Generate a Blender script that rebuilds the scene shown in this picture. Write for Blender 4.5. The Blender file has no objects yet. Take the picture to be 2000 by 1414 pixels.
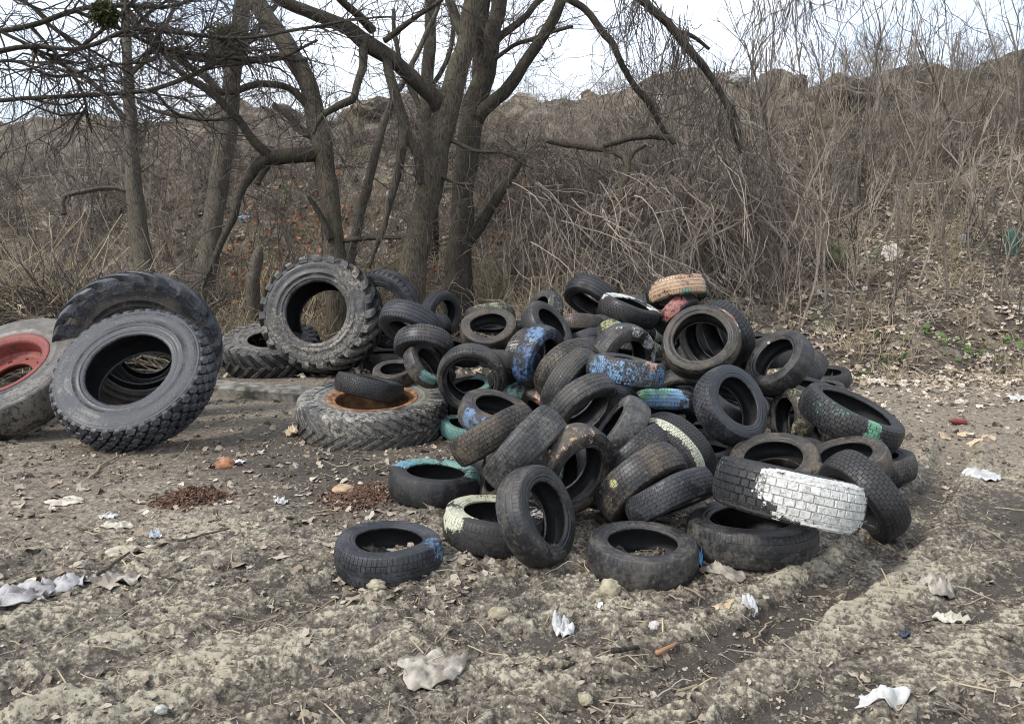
import bpy, math, random
import numpy as np
from mathutils import Matrix, Vector

# ------------------------------------------------------------------ camera, sky, sun, exposure
S = bpy.context.scene
COL = S.collection
F, CH, PIT = 1510.0, 1.65, math.radians(8.0)
cam_d = bpy.data.cameras.new('camera'); cam = bpy.data.objects.new('camera', cam_d); COL.objects.link(cam)
cam.location = (0, 0, CH); cam.rotation_euler = (math.radians(90) - PIT, 0, 0)
cam_d.sensor_width = 36.0; cam_d.lens = 36.0 * F / 2000.0; cam_d.clip_start = 0.05; cam_d.clip_end = 2000
S.camera = cam
SUN_EL, SUN_AZ = math.radians(46), math.radians(240)
W = bpy.data.worlds.new('World'); S.world = W; W.use_nodes = True
nt = W.node_tree; nt.nodes.clear()
def wn(t, **k):
    n = nt.nodes.new(t)
    for a, b in k.items(): setattr(n, a, b)
    return n
sky = wn('ShaderNodeTexSky', sky_type='NISHITA', sun_disc=False)
sky.sun_elevation = SUN_EL; sky.sun_rotation = SUN_AZ
tc = wn('ShaderNodeTexCoord'); mp = wn('ShaderNodeMapping'); mp.inputs['Scale'].default_value = (1, 1, 2.6)
nz = wn('ShaderNodeTexNoise'); nz.inputs['Scale'].default_value = 2.2; nz.inputs['Detail'].default_value = 6; nz.inputs['Roughness'].default_value = .55
rp = wn('ShaderNodeValToRGB'); rp.color_ramp.elements[0].position = .40; rp.color_ramp.elements[0].color = (.42,) * 3 + (1,)
rp.color_ramp.elements[1].position = .68; rp.color_ramp.elements[1].color = (.99,) * 3 + (1,)
mx = wn('ShaderNodeMix', data_type='RGBA'); mx.inputs[7].default_value = (7.0, 7.4, 8.0, 1)
bg = wn('ShaderNodeBackground'); bg.inputs['Strength'].default_value = .1
wo = wn('ShaderNodeOutputWorld')
L = nt.links.new
L(tc.outputs['Generated'], mp.inputs[0]); L(mp.outputs[0], nz.inputs['Vector']); L(nz.outputs['Fac'], rp.inputs[0])
L(rp.outputs[0], mx.inputs[0]); L(sky.outputs[0], mx.inputs[6]); L(mx.outputs[2], bg.inputs[0]); L(bg.outputs[0], wo.inputs[0])
sun_d = bpy.data.lights.new('sun', 'SUN'); sun_d.energy = 1.5; sun_d.angle = math.radians(11); sun_d.color = (1, .96, .9)
sun = bpy.data.objects.new('sun', sun_d); COL.objects.link(sun)
# the sky's sun_rotation counts clockwise from +Y seen from above
sd = Vector((math.sin(SUN_AZ) * math.cos(SUN_EL), math.cos(SUN_AZ) * math.cos(SUN_EL), math.sin(SUN_EL)))
sun.rotation_euler = sd.to_track_quat('Z', 'Y').to_euler()
S.view_settings.view_transform = 'Standard'; S.view_settings.look = 'None'
S.view_settings.exposure = 1.2; S.view_settings.gamma = 1; S.view_settings.use_curve_mapping = False
S.cycles.use_denoising = True; S.cycles.filter_width = 1.05
S.cycles.max_bounces = 6; S.cycles.diffuse_bounces = 3; S.cycles.glossy_bounces = 2; S.cycles.transparent_max_bounces = 4

# ------------------------------------------------------------------ helpers
rng = np.random.default_rng(11)
FW = np.array([0, math.cos(PIT), -math.sin(PIT)]); UP = np.array([0, math.sin(PIT), math.cos(PIT)]); RT = np.array([1., 0, 0])
CAM = np.array([0, 0, CH])
def ray(px, py): return FW + RT * (px - 1000) / F - UP * (py - 707) / F
def P(px, py, d): return CAM + ray(px, py) * d

def _h(ix, iy, s):
    n = (ix.astype(np.int64) * 374761393 + iy.astype(np.int64) * 668265263 + s * 974711) & 0x7fffffff
    n = ((n ^ (n >> 13)) * 1274126177) & 0x7fffffff
    return ((n ^ (n >> 16)) & 0xffff) / 65535.0
def vnoise(x, y, s=0):
    x = np.asarray(x, float); y = np.asarray(y, float)
    ix = np.floor(x); iy = np.floor(y); fx = x - ix; fy = y - iy
    ux = fx * fx * (3 - 2 * fx); uy = fy * fy * (3 - 2 * fy)
    a, b, c, d = _h(ix, iy, s), _h(ix + 1, iy, s), _h(ix, iy + 1, s), _h(ix + 1, iy + 1, s)
    return a + (b - a) * ux + (c - a) * uy + (a - b - c + d) * ux * uy
def fbm(x, y, s=0, o=4, g=.5):
    t = 0; a = 1; n = 0
    for i in range(o):
        t = t + a * (vnoise(x * 2 ** i + 13.7 * i, y * 2 ** i - 7.3 * i, s + i) - .5); n += a; a *= g
    return t / n * 2
def sstep(a, b, x):
    t = np.clip((x - a) / (b - a), 0, 1); return t * t * (3 - 2 * t)

def tag(o, label=None, cat=None, group=None, kind=None):
    if label: o['label'] = label
    if cat: o['category'] = cat
    if group: o['group'] = group
    if kind or cat: o['kind'] = kind or 'thing'
    return o
def link(o, parent=None):
    COL.objects.link(o)
    if parent is not None: o.parent = parent
    return o
def empty(name, loc=(0, 0, 0)):
    o = bpy.data.objects.new(name, None); o.location = loc; o.empty_display_size = .1
    return link(o)
def mk(name, v, f, mat=None, smooth=True, attrs=None):
    """mesh data from a vertex array and a list (or array) of faces"""
    v = np.asarray(v, np.float32); m = bpy.data.meshes.new(name)
    if isinstance(f, np.ndarray):
        k = f.shape[1]; n = len(f)
        m.vertices.add(len(v)); m.vertices.foreach_set('co', v.ravel())
        m.loops.add(n * k); m.loops.foreach_set('vertex_index', f.astype(np.int32).ravel())
        m.polygons.add(n); m.polygons.foreach_set('loop_start', np.arange(0, n * k, k, dtype=np.int32))
        m.update(calc_edges=True)
    else:
        m.from_pydata([tuple(map(float, q)) for q in v], [], f)
    m.polygons.foreach_set('use_smooth', np.full(len(m.polygons), bool(smooth)))
    if attrs:
        for a, d in attrs.items():
            at = m.attributes.new(a, 'FLOAT', 'POINT'); at.data.foreach_set('value', np.asarray(d, np.float32))
    if mat: m.materials.append(mat)
    return m
def obj(name, mesh, parent=None, loc=None):
    o = bpy.data.objects.new(name, mesh)
    if loc is not None: o.location = loc
    return link(o, parent)
def grid_faces(nu, nv, wrap=False):
    """quads of a nu x nv grid (v fast); wrap closes u"""
    u = np.arange(nu if wrap else nu - 1); v = np.arange(nv - 1)
    a, b = np.meshgrid(u, v, indexing='ij'); a2 = (a + 1) % nu
    return np.stack([a * nv + b, a2 * nv + b, a2 * nv + b + 1, a * nv + b + 1], -1).reshape(-1, 4)

# ------------------------------------------------------------------ materials
class NB:
    def __init__(s, name):
        s.m = bpy.data.materials.new(name); s.m.use_nodes = True; s.t = s.m.node_tree
        s.b = s.t.nodes['Principled BSDF']; s.b.inputs['Specular IOR Level'].default_value = .35
    def n(s, t, **k):
        n = s.t.nodes.new(t)
        for a, b in k.items(): setattr(n, a, b)
        return n
    def l(s, a, b): s.t.links.new(a, b)
    def pos(s): return s.n('ShaderNodeNewGeometry').outputs['Position']
    def noise(s, vec, scale, detail=4, rough=.55):
        n = s.n('ShaderNodeTexNoise'); n.inputs['Scale'].default_value = scale; n.inputs['Detail'].default_value = detail
        n.inputs['Roughness'].default_value = rough; s.l(vec, n.inputs['Vector']); return n.outputs['Fac']
    def math(s, op, a, b=None, clamp=False):
        n = s.n('ShaderNodeMath', operation=op); n.use_clamp = clamp
        for i, q in enumerate((a, b)):
            if q is None: continue
            if hasattr(q, 'node'): s.l(q, n.inputs[i])
            else: n.inputs[i].default_value = q
        return n.outputs[0]
    def step(s, x, a, b, lo=0., hi=1.):
        n = s.n('ShaderNodeMapRange'); n.interpolation_type = 'SMOOTHSTEP'
        s.l(x, n.inputs[0]); n.inputs[1].default_value = a; n.inputs[2].default_value = b
        n.inputs[3].default_value = lo; n.inputs[4].default_value = hi; return n.outputs[0]
    def mix(s, f, a, b):
        n = s.n('ShaderNodeMix', data_type='RGBA')
        for i, q in ((0, f), (6, a), (7, b)):
            if hasattr(q, 'node'): s.l(q, n.inputs[i])
            elif i == 0: n.inputs[0].default_value = q
            else: n.inputs[i].default_value = tuple(q) + (1,) if len(q) == 3 else q
        return n.outputs[2]
    def bump(s, h, strength, dist):
        n = s.n('ShaderNodeBump'); n.inputs['Strength'].default_value = strength; n.inputs['Distance'].default_value = dist
        s.l(h, n.inputs['Height']); s.l(n.outputs[0], s.b.inputs['Normal'])
    def attr(s, name):
        return s.n('ShaderNodeAttribute', attribute_name=name).outputs['Fac']
    def rnd(s): return s.n('ShaderNodeObjectInfo').outputs['Random']
    def out(s, col, rough=.8):
        if hasattr(col, 'node'): s.l(col, s.b.inputs['Base Color'])
        else: s.b.inputs['Base Color'].default_value = tuple(col) + (1,)
        if hasattr(rough, 'node'): s.l(rough, s.b.inputs['Roughness'])
        else: s.b.inputs['Roughness'].default_value = rough
        return s.m

def simple(name, c1, c2, scale=20, rough=.85, bump=.3, bd=.01, amp=(.35, .65)):
    m = NB(name); p = m.pos(); n = m.noise(p, scale, 6)
    m.bump(n, bump, bd)
    return m.out(m.mix(m.step(n, *amp), c1, c2), rough)

def mud_mat():
    m = NB('mud'); p = m.pos()
    big = m.noise(p, .8, 4); mid = m.noise(p, 5.5, 6, .62); fine = m.noise(p, 38, 6, .65); tiny = m.noise(p, 160, 3, .6)
    h = m.attr('dry'); path = m.attr('path'); mid2 = m.noise(p, 15, 5, .6)
    k = m.math('ADD', m.math('MULTIPLY', mid, .42), m.math('MULTIPLY', fine, .72))
    k = m.math('ADD', k, m.math('MULTIPLY', mid2, .40))
    k = m.math('ADD', k, m.math('MULTIPLY', m.math('SUBTRACT', m.noise(p, 95, 4, .7), .3), .55))
    k = m.math('ADD', k, m.math('MULTIPLY', m.math('SUBTRACT', big, .5), .85))
    k = m.math('ADD', k, m.math('MULTIPLY', m.math('SUBTRACT', h, .5), .40))  # dry crests, wet hollows; also paints in relief shading the flat light lacks
    dark = m.mix(m.step(tiny, .35, .7), (.034, .028, .0215), (.084, .069, .0535))
    midc = m.mix(m.step(fine, .35, .65), (.096, .08, .061), (.208, .178, .137))
    clay = m.mix(m.step(fine, .3, .7), (.255, .228, .168), (.40, .362, .272))
    c = m.mix(m.step(k, .80, .93), dark, midc)
    c = m.mix(m.math('MULTIPLY', m.step(k, .99, 1.08), .9), c, clay)
    tan = m.mix(m.step(m.math('ADD', m.math('MULTIPLY', fine, .6), m.math('MULTIPLY', mid2, .4)), .38, .62), (.13, .105, .08), (.30, .252, .19))
    c = m.mix(m.math('MULTIPLY', path, .85), c, tan)
    dark_zone = m.attr('dark_zone')
    c = m.mix(m.math('MULTIPLY', dark_zone, m.step(mid, .3, .5), True), c, (.035, .026, .021))
    bh = m.math('ADD', m.math('MULTIPLY', fine, 1.0), m.math('MULTIPLY', tiny, .35))
    m.bump(bh, .9, .009)
    return m.out(c, m.step(mid, .35, .65, .68, .95))
def soil_mat():
    m = NB('slope_soil'); p = m.pos()
    mid = m.noise(p, 2.2, 6, .65); fine = m.noise(p, 22, 6, .7); big = m.noise(p, .35, 3)
    c = m.mix(m.step(fine, .35, .65), (.035, .028, .022), (.12, .098, .076))
    c = m.mix(m.math('MULTIPLY', m.step(mid, .45, .6), .75), c, m.mix(m.step(fine, .4, .6), (.17, .14, .105), (.29, .25, .19)))
    c = m.mix(m.math('MULTIPLY', m.step(big, .52, .66), m.step(mid, .5, .62)), c, (.07, .085, .035))
    m.bump(fine, .8, .02)
    return m.out(c, .95)
def bark_mat(name, c1, c2, moss=.3):
    m = NB(name); p = m.pos()
    mp = m.n('ShaderNodeMapping'); mp.inputs['Scale'].default_value = (1, 1, .16); m.l(p, mp.inputs[0])
    st = m.noise(mp.outputs[0], 55, 5, .6); pl = m.noise(p, 3.5, 4)
    c = m.mix(m.step(st, .36, .64), c1, c2)
    c = m.mix(m.math('MULTIPLY', m.step(pl, .48, .68), moss), c, (.085, .09, .045))
    m.bump(st, .8, .012)
    return m.out(c, .95)
def twig_mat(name, cols, rough=.85):
    """colour varies from instance to instance and a little along the twig"""
    m = NB(name); r = m.rnd(); p = m.pos(); n = m.noise(p, 9, 2)
    rp = m.n('ShaderNodeValToRGB'); e = rp.color_ramp.elements
    e[0].color = cols[0] + (1,); e[1].color = cols[-1] + (1,)
    for i, c in enumerate(cols[1:-1]): e.new((i + 1) / (len(cols) - 1)).color = c + (1,)
    m.l(m.math('ADD', m.math('MULTIPLY', r, .6), m.math('MULTIPLY', n, .55), True), rp.inputs[0])
    return m.out(rp.outputs[0], rough)

M = {}
M['mud'] = mud_mat(); M['soil'] = soil_mat()
M['bark'] = bark_mat('bark', (.034, .027, .02), (.105, .087, .063), .4)
M['bark_dark'] = bark_mat('bark_dark', (.022, .018, .014), (.065, .054, .041), .3)
M['bark_pale'] = bark_mat('bark_pale', (.05, .041, .033), (.125, .106, .082), .3)
M['twig'] = twig_mat('twig', [(.08, .068, .057), (.225, .19, .152), (.118, .099, .081), (.37, .32, .255), (.172, .145, .118)])
M['twig_red'] = twig_mat('twig_red', [(.068, .052, .045), (.165, .13, .108), (.29, .24, .195), (.093, .073, .062), (.215, .175, .145)])
M['twig_dark'] = twig_mat('twig_dark', [(.04, .033, .028), (.075, .062, .052), (.105, .088, .072)])
M['straw'] = twig_mat('straw', [(.30, .235, .145), (.44, .36, .24), (.25, .20, .13), (.38, .30, .20)])
M['leaf'] = twig_mat('leaf', [(.24, .19, .14), (.42, .35, .265), (.30, .235, .17), (.58, .51, .42), (.36, .295, .23)])
M['leaf_near'] = twig_mat('leaf_near', [(.14, .105, .08), (.28, .23, .17), (.20, .155, .115), (.40, .35, .28), (.24, .19, .145)])
M['leaf_rust'] = twig_mat('leaf_rust', [(.23, .11, .055), (.36, .19, .10), (.28, .15, .09)])
M['green'] = twig_mat('green', [(.045, .085, .02), (.08, .14, .030), (.10, .15, .05)])
M['mistletoe'] = twig_mat('mistletoe', [(.05, .055, .02), (.085, .09, .035)])
M['clod'] = simple('clod', (.07, .055, .043), (.30, .26, .19), 26, .95, .8, .01, (.38, .62))
M['clod_clay'] = simple('clod_clay', (.22, .19, .125), (.38, .34, .245), 22, .95, .7, .01)
M['stone'] = simple('stone', (.2, .19, .17), (.42, .40, .36), 12, .9, .6, .02)
M['concrete'] = simple('concrete', (.26, .26, .25), (.45, .45, .43), 6, .9, .5, .02)
M['moss'] = simple('moss_stone', (.055, .075, .02), (.16, .16, .09), 9, .95, .8, .02)
M['rubble'] = simple('rubble', (.13, .095, .07), (.30, .225, .17), 3, .95, .9, .08)

# ------------------------------------------------------------------ terrain
def near(poly, x, y):
    """distance to a polyline and the running length of the nearest point, signed side"""
    best = np.full(x.shape, 1e9); sl = np.zeros(x.shape); sg = np.zeros(x.shape); acc = 0
    for a, b in zip(poly[:-1], poly[1:]):
        dx, dy = b[0] - a[0], b[1] - a[1]; LL = math.hypot(dx, dy)
        t = np.clip(((x - a[0]) * dx + (y - a[1]) * dy) / LL ** 2, 0, 1)
        ex, ey = x - a[0] - t * dx, y - a[1] - t * dy; d = np.hypot(ex, ey)
        k = d < best; best = np.where(k, d, best); sl = np.where(k, acc + t * LL, sl)
        sg = np.where(k, np.sign(dx * ey - dy * ex), sg); acc += LL
    return best, sl, sg
def flat(px, py):
    r = ray(px, py); t = -CH / r[2]; return (r[0] * t, r[1] * t)
def smooth_poly(pts, n=24):
    p = np.array(pts); k = len(p); out = []
    q = np.vstack([2 * p[0] - p[1], p, 2 * p[-1] - p[-2]])
    for u in np.linspace(0, k - 1 - 1e-6, n):
        i = int(u); t = u - i; a, b, c, d = q[i:i + 4]
        out.append(.5 * (2 * b + (c - a) * t + (2 * a - 5 * b + 4 * c - d) * t * t + (3 * b - a - 3 * c + d) * t ** 3))
    return np.array(out)
RUTS = [(smooth_poly([flat(*q) for q in pts]), w, dp) for pts, w, dp in [
    ([(1040, 1440), (1330, 1310), (1560, 1190), (1700, 1100), (1780, 1010), (1840, 930), (1880, 850)], .13, .050),
    ([(-150, 1420), (150, 1320), (430, 1235), (640, 1160), (780, 1110)], .12, .032),
    ([(-100, 1300), (200, 1215), (420, 1140), (560, 1080)], .11, .024),
    ([(250, 1440), (600, 1320), (900, 1270), (1150, 1240)], .12, .030),
    ([(1500, 1440), (1720, 1290), (1880, 1190), (2080, 1110)], .14, .030),
    ([(1900, 1440), (2010, 1330), (2200, 1200)], .16, .025)]]
def toe(x): return 10.0 + 2.1 * sstep(1.2, -1.5, x) + .4 * fbm(x * .5, x * 0 + 3.3, 77, 2)
RX = np.array([-40, -13.3, -9, -5.3, -3.3, 0, 1.7, 4, 6, 7.3, 9.3, 10.6, 13.3, 18, 40])
RZ = np.array([4.8, 5.0, 5.1, 5.25, 5.5, 5.7, 5.65, 5.75, 5.75, 5.8, 6.0, 6.2, 6.55, 6.8, 6.9])
def height(x, y, fine=True):
    x = np.asarray(x, float); y = np.asarray(y, float)
    t0 = toe(x); H = np.interp(x, RX, RZ); t = (y - t0) / (20.5 - t0)
    tt = np.clip(t, 0, 1)
    hill = H * (.62 * tt + .38 * tt * tt) * sstep(-.02, .10, t) + np.clip(t - 1, 0, 10) * .25 - np.clip(t - 1.2, 0, 10) * .25
    on = sstep(0, .1, t)
    hill = hill + on * (.42 * fbm(x * .55, y * .55, 5, 4) + .12 * fbm(x * 2.2, y * 2.2, 8, 3))
    rid = sstep(.86, 1.0, t)
    hill = hill + rid * (.75 * np.clip(fbm(x * .45 + 2, y * .3, 21, 3), -.3, 1) + .2 * fbm(x * 1.7, y * 1.7, 23, 3))
    nearf = sstep(7.5, 4.2, y)
    z = .035 * fbm(x * .8, y * .8, 31, 3) * (.4 + .6 * nearf)
    if fine:
        amp = .35 + .65 * sstep(6.0, 3.8, y) - .25 * sstep(0, -2.5, x) * sstep(3.6, 4.6, y)
        wx = x + .09 * fbm(x * 4, y * 4, 44, 2); wy = y + .09 * fbm(x * 4 + 9, y * 4, 45, 2)
        z = z + amp * (.040 * fbm(wx * 2.6, wy * 3.4, 33, 4, .55) + .062 * (.32 - np.abs(fbm(wx * 5.2, wy * 6.4, 37, 4, .62))) + .036 * fbm(wx * 14, wy * 17, 41, 4, .7) + .010 * np.abs(fbm(wx * 38, wy * 40, 43, 2)))
        for poly, w, dp in RUTS:
            d, s, sg = near(poly, x, y)
            wob = d + .03 * fbm(x * 6, y * 6, 51, 2)
            inside = sstep(w * 1.15, w * .65, wob)
            rim = np.exp(-((wob - w * 1.5) / (w * .45)) ** 2)
            c_ = np.cos(2 * math.pi * (s + sg * d * .8) / .078); lug = .5 + .5 * np.sign(c_) * np.abs(c_) ** .55
            lugm = np.exp(-((wob - w * 1.45) / (w * .55)) ** 2) * np.clip((.75 if dp > .045 else .35) + 1.2 * fbm(x * 1.1, y * 1.1, 61, 2), 0, 1)
            z = z * (1 - .75 * np.clip(lugm * 1.3, 0, 1))
            keep = np.clip(.55 + 1.3 * fbm(s * 1.7, d * 0 + dp * 99, 63, 2), .35, 1)
            z = z * (1 - .6 * inside * keep) + keep * (-dp * inside + dp * .55 * rim) + .070 * lugm * (lug - .5)
    return z + hill
def heights(pts): return height(np.array([p[0] for p in pts]), np.array([p[1] for p in pts]))
def h1(x, y): return float(height(np.array([x]), np.array([y]))[0])
def at(px, py):
    """point of the terrain under a pixel"""
    r = ray(px, py); t = np.geomspace(1.6, 45, 900)
    q = CAM + r * t[:, None]; dz = q[:, 2] - height(q[:, 0], q[:, 1])
    k = np.argmax(dz < 0)
    if not (dz < 0).any():   # the sight line clears the ridge: take the crest below it
        m = (q[:, 1] > 14) & (q[:, 1] < 21.5); k = np.argmin(np.where(m, dz / t, 99)); q[k, 2] -= dz[k]
    return q[k]

# near ground, fine enough to carry clods and ruts
ys = np.concatenate([np.geomspace(1.5, 5.6, 430), np.geomspace(5.63, 13.2, 140)])
u = np.linspace(-1, 1, 720)
YY, UU = np.meshgrid(ys, u, indexing='ij'); XX = UU * (YY * .82 + 1.2)
ZZ = height(XX, YY)
sm = height(XX, YY, False)
dry = np.clip(.5 + (ZZ - sm) / .09, 0, 1)  # follows the relief: crests paler, hollows darker in the mud colour
tyre_zone = np.exp(-(((XX - .8) / 1.9) ** 2 + ((YY - 6.2) / 2.0) ** 2)) + .9 * np.exp(-(((XX + 1.9) / 1.0) ** 2 + ((YY - 6.3) / .9) ** 2)) + .7 * np.exp(-(((XX + .9) / .6) ** 2 + ((YY - 5.0) / .5) ** 2))  # where the mud colour turns darker round the tyres
ZZ = ZZ - .05 * sstep(0, .5, YY - toe(XX))
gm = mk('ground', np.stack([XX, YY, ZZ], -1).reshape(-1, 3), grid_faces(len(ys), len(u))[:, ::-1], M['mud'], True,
        {'dry': dry.ravel(), 'path': np.clip(sstep(2.6, 3.8, XX - .12 * (YY - 6)) * sstep(4.6, 6.6, YY) + .55 * sstep(-1.2, -2.6, XX) * sstep(3.6, 4.8, YY), 0, 1).ravel(), 'dark_zone': np.clip(tyre_zone * 1.1 - .25, 0, .6).ravel()})
tag(obj('ground', gm), kind='structure')
# spoil bank behind
ys = np.concatenate([np.linspace(9.2, 24, 210), np.linspace(25, 60, 24)]); u = np.linspace(-34, 34, 420)
XX, YY = np.meshgrid(np.sign(u) * (np.abs(u) / 34) ** 1.35 * 40, ys); XX = XX.T; YY = YY.T
ZZ = height(XX, YY) - .012 - .15 * sstep(13.0, 9.2, YY) * sstep(.3, -.3, YY - toe(XX))
hm = mk('hillside', np.stack([XX, YY, ZZ], -1).reshape(-1, 3), grid_faces(len(u), len(ys)), M['soil'])
tag(obj('hillside', hm), kind='structure')
# the land beyond, out to the horizon
fl = [(-900, -60, -.3), (900, -60, -.3), (900, 1500, -.3), (-900, 1500, -.3)]
tag(obj('terrain', mk('terrain', fl, [(0, 1, 2, 3)], M['soil'])), kind='structure')
# ------------------------------------------------------------------ tubes, twigs, trees
def spline(pts, n):
    """Catmull-Rom through rows of (x, y, z, radius)"""
    p = np.array(pts, float); k = len(p)
    q = np.vstack([2 * p[0] - p[1], p, 2 * p[-1] - p[-2]]); out = []
    for u in np.linspace(0, k - 1 - 1e-6, n):
        i = int(u); t = u - i; a, b, c, d = q[i:i + 4]
        out.append(.5 * (2 * b + (c - a) * t + (2 * a - 5 * b + 4 * c - d) * t * t + (3 * b - a - 3 * c + d) * t ** 3))
    out = np.array(out); out[:, 3] = np.maximum(out[:, 3], .002)
    s_ = np.concatenate([[0], np.cumsum(np.linalg.norm(np.diff(out[:, :3], axis=0), axis=1))]); k0 = abs(hash(tuple(np.round(p[0], 3)))) % 97
    for j in range(3): out[:, j] += np.minimum(out[:, 3] * .75, .032) * fbm(s_ * 2.6 + k0, s_ * 0 + j * 7.1, 17 + j, 3)
    return out
def tube(p, sides=8, rough=0., seed=0, cap=True):
    """one swept tube, p rows of (x, y, z, r); rough flutes and knots its surface"""
    if cap:
        a, b = p[0].copy(), p[-1].copy(); a[:3] -= .15 * (p[1] - p[0])[:3]; b[:3] += .15 * (p[-1] - p[-2])[:3]; a[3] *= .05; b[3] *= .05
        p = np.vstack([a, p, b])
    n = len(p); c = p[:, :3]; t = np.gradient(c, axis=0); t /= np.linalg.norm(t, axis=1)[:, None] + 1e-9
    ref = np.array([.31, .87, .17]); a = np.cross(t, ref); a /= np.linalg.norm(a, axis=1)[:, None] + 1e-9; b = np.cross(t, a)
    th = np.linspace(0, 2 * math.pi, sides, endpoint=False)
    r = p[:, 3][:, None] * np.ones(sides)
    if rough:
        ln = np.concatenate([[0], np.cumsum(np.linalg.norm(np.diff(c, axis=0), axis=1))])
        A, B = np.meshgrid(ln, th, indexing='ij')
        r = r * (1 + rough * (.55 * fbm(np.cos(B) * 2.5 + 5 + A * .6, np.sin(B) * 2.5 + A * .9, seed, 2) + .5 * fbm(B * 3.4, A * 2.5, seed + 9, 2) * np.minimum(1, np.minimum(B, 2 * math.pi - B) * 2)))
    v = c[:, None] + r[..., None] * (np.cos(th)[None, :, None] * a[:, None] + np.sin(th)[None, :, None] * b[:, None])
    f = grid_faces(sides, n, True)  # u = side, v = ring
    idx = (np.arange(n)[None] * sides + np.arange(sides)[:, None]).reshape(-1)
    f = idx[f]
    return v.reshape(-1, 3), f
def join(parts):
    vs, fs, o = [], [], 0
    for v, f in parts:
        vs.append(v); fs.append(f + o); o += len(v)
    return np.concatenate(vs), np.concatenate(fs)
def thin(paths, r0, r1, sides=3):
    """many thin tubes at once: paths (N, n, 3), r0 and r1 (N,)"""
    N, n, _ = paths.shape
    t = np.gradient(paths, axis=1); t /= np.linalg.norm(t, axis=2)[..., None] + 1e-9
    a = np.cross(t, np.array([.21, .33, .91]) + 1e-3); a /= np.linalg.norm(a, axis=2)[..., None] + 1e-9; b = np.cross(t, a)
    th = np.linspace(0, 2 * math.pi, sides, endpoint=False)
    w = np.linspace(0, 1, n); r = np.asarray(r0)[:, None] * (1 - w) + np.asarray(r1)[:, None] * w
    v = paths[:, :, None] + r[:, :, None, None] * (np.cos(th)[:, None] * a[:, :, None] + np.sin(th)[:, None] * b[:, :, None])
    f = grid_faces(sides, n, True); idx = (np.arange(n)[None] * sides + np.arange(sides)[:, None]).reshape(-1); f = idx[f]
    F_ = (f[None] + (np.arange(N) * n * sides)[:, None, None]).reshape(-1, 4)
    return v.reshape(-1, 3), F_
def unit(v): return v / (np.linalg.norm(v, axis=-1, keepdims=True) + 1e-9)
def walk(g, start, d, ln, n, wob, pull):
    """N wandering paths: start (N,3), direction (N,3), length (N,), pull (3,) added along the way"""
    N = len(start); p = np.zeros((N, n, 3)); p[:, 0] = start; d = unit(d)
    for i in range(1, n):
        d = unit(d + g.normal(0, wob, (N, 3)) + np.asarray(pull) / n)
        p[:, i] = p[:, i - 1] + d * (ln / (n - 1))[:, None]
    return p
def sprout(g, paths, k, lo, hi, l0, l1, n, spread, wob, pull):
    """k side shoots on each of the given paths, between fractions lo and hi"""
    N, m, _ = paths.shape
    t = g.uniform(lo, hi, (N, k)) * (m - 1); i = np.minimum(t.astype(int), m - 2); fr = (t - i)[..., None]
    ar = np.arange(N)[:, None]; a = paths[ar, i]; b = paths[ar, i + 1]
    st = (a * (1 - fr) + b * fr).reshape(-1, 3); tg = unit(b - a).reshape(-1, 3)
    d = tg + g.normal(0, spread, st.shape)
    return walk(g, st, d, g.uniform(l0, l1, len(st)), n, wob, pull)

def px_limb(pts, d0, d1=None):
    """rows of (px, py, radius in px) to world rows, the depth running from d0 to d1"""
    d1 = d0 if d1 is None else d1; k = len(pts); out = []
    for i, (x, y, r) in enumerate(pts):
        d = d0 + (d1 - d0) * i / max(1, k - 1); out.append((*P(x, y, d), r * d / F))
    return out
def limb_twigs(g, curves, dens=4., ln=(.35, 1.1), up=.15, spread=.75, levels=2, r=.010):
    parts = []
    for c in curves:
        L_ = np.linalg.norm(np.diff(c[:, :3], axis=0), axis=1).sum(); k = max(2, int(L_ * dens))
        b = sprout(g, c[None, :, :3], k, .12, 1., ln[0], ln[1], 9, spread, .21, (0, 0, up))
        parts.append(thin(b, g.uniform(.7, 1.3, k) * r, np.full(k, .0035), 4))
        if levels > 1:
            s = sprout(g, b, 4, .2, 1., ln[0] * .4, ln[1] * .55, 5, .6, .18, (0, 0, up))
            parts.append(thin(s, np.full(len(s), .0052), np.full(len(s), .0028)))
            if levels > 2:
                q = sprout(g, s, 3, .2, 1., .08, .3, 3, .6, .15, (0, 0, up))
                parts.append(thin(q, np.full(len(q), .0036), np.full(len(q), .0022)))
    return join(parts)
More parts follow.
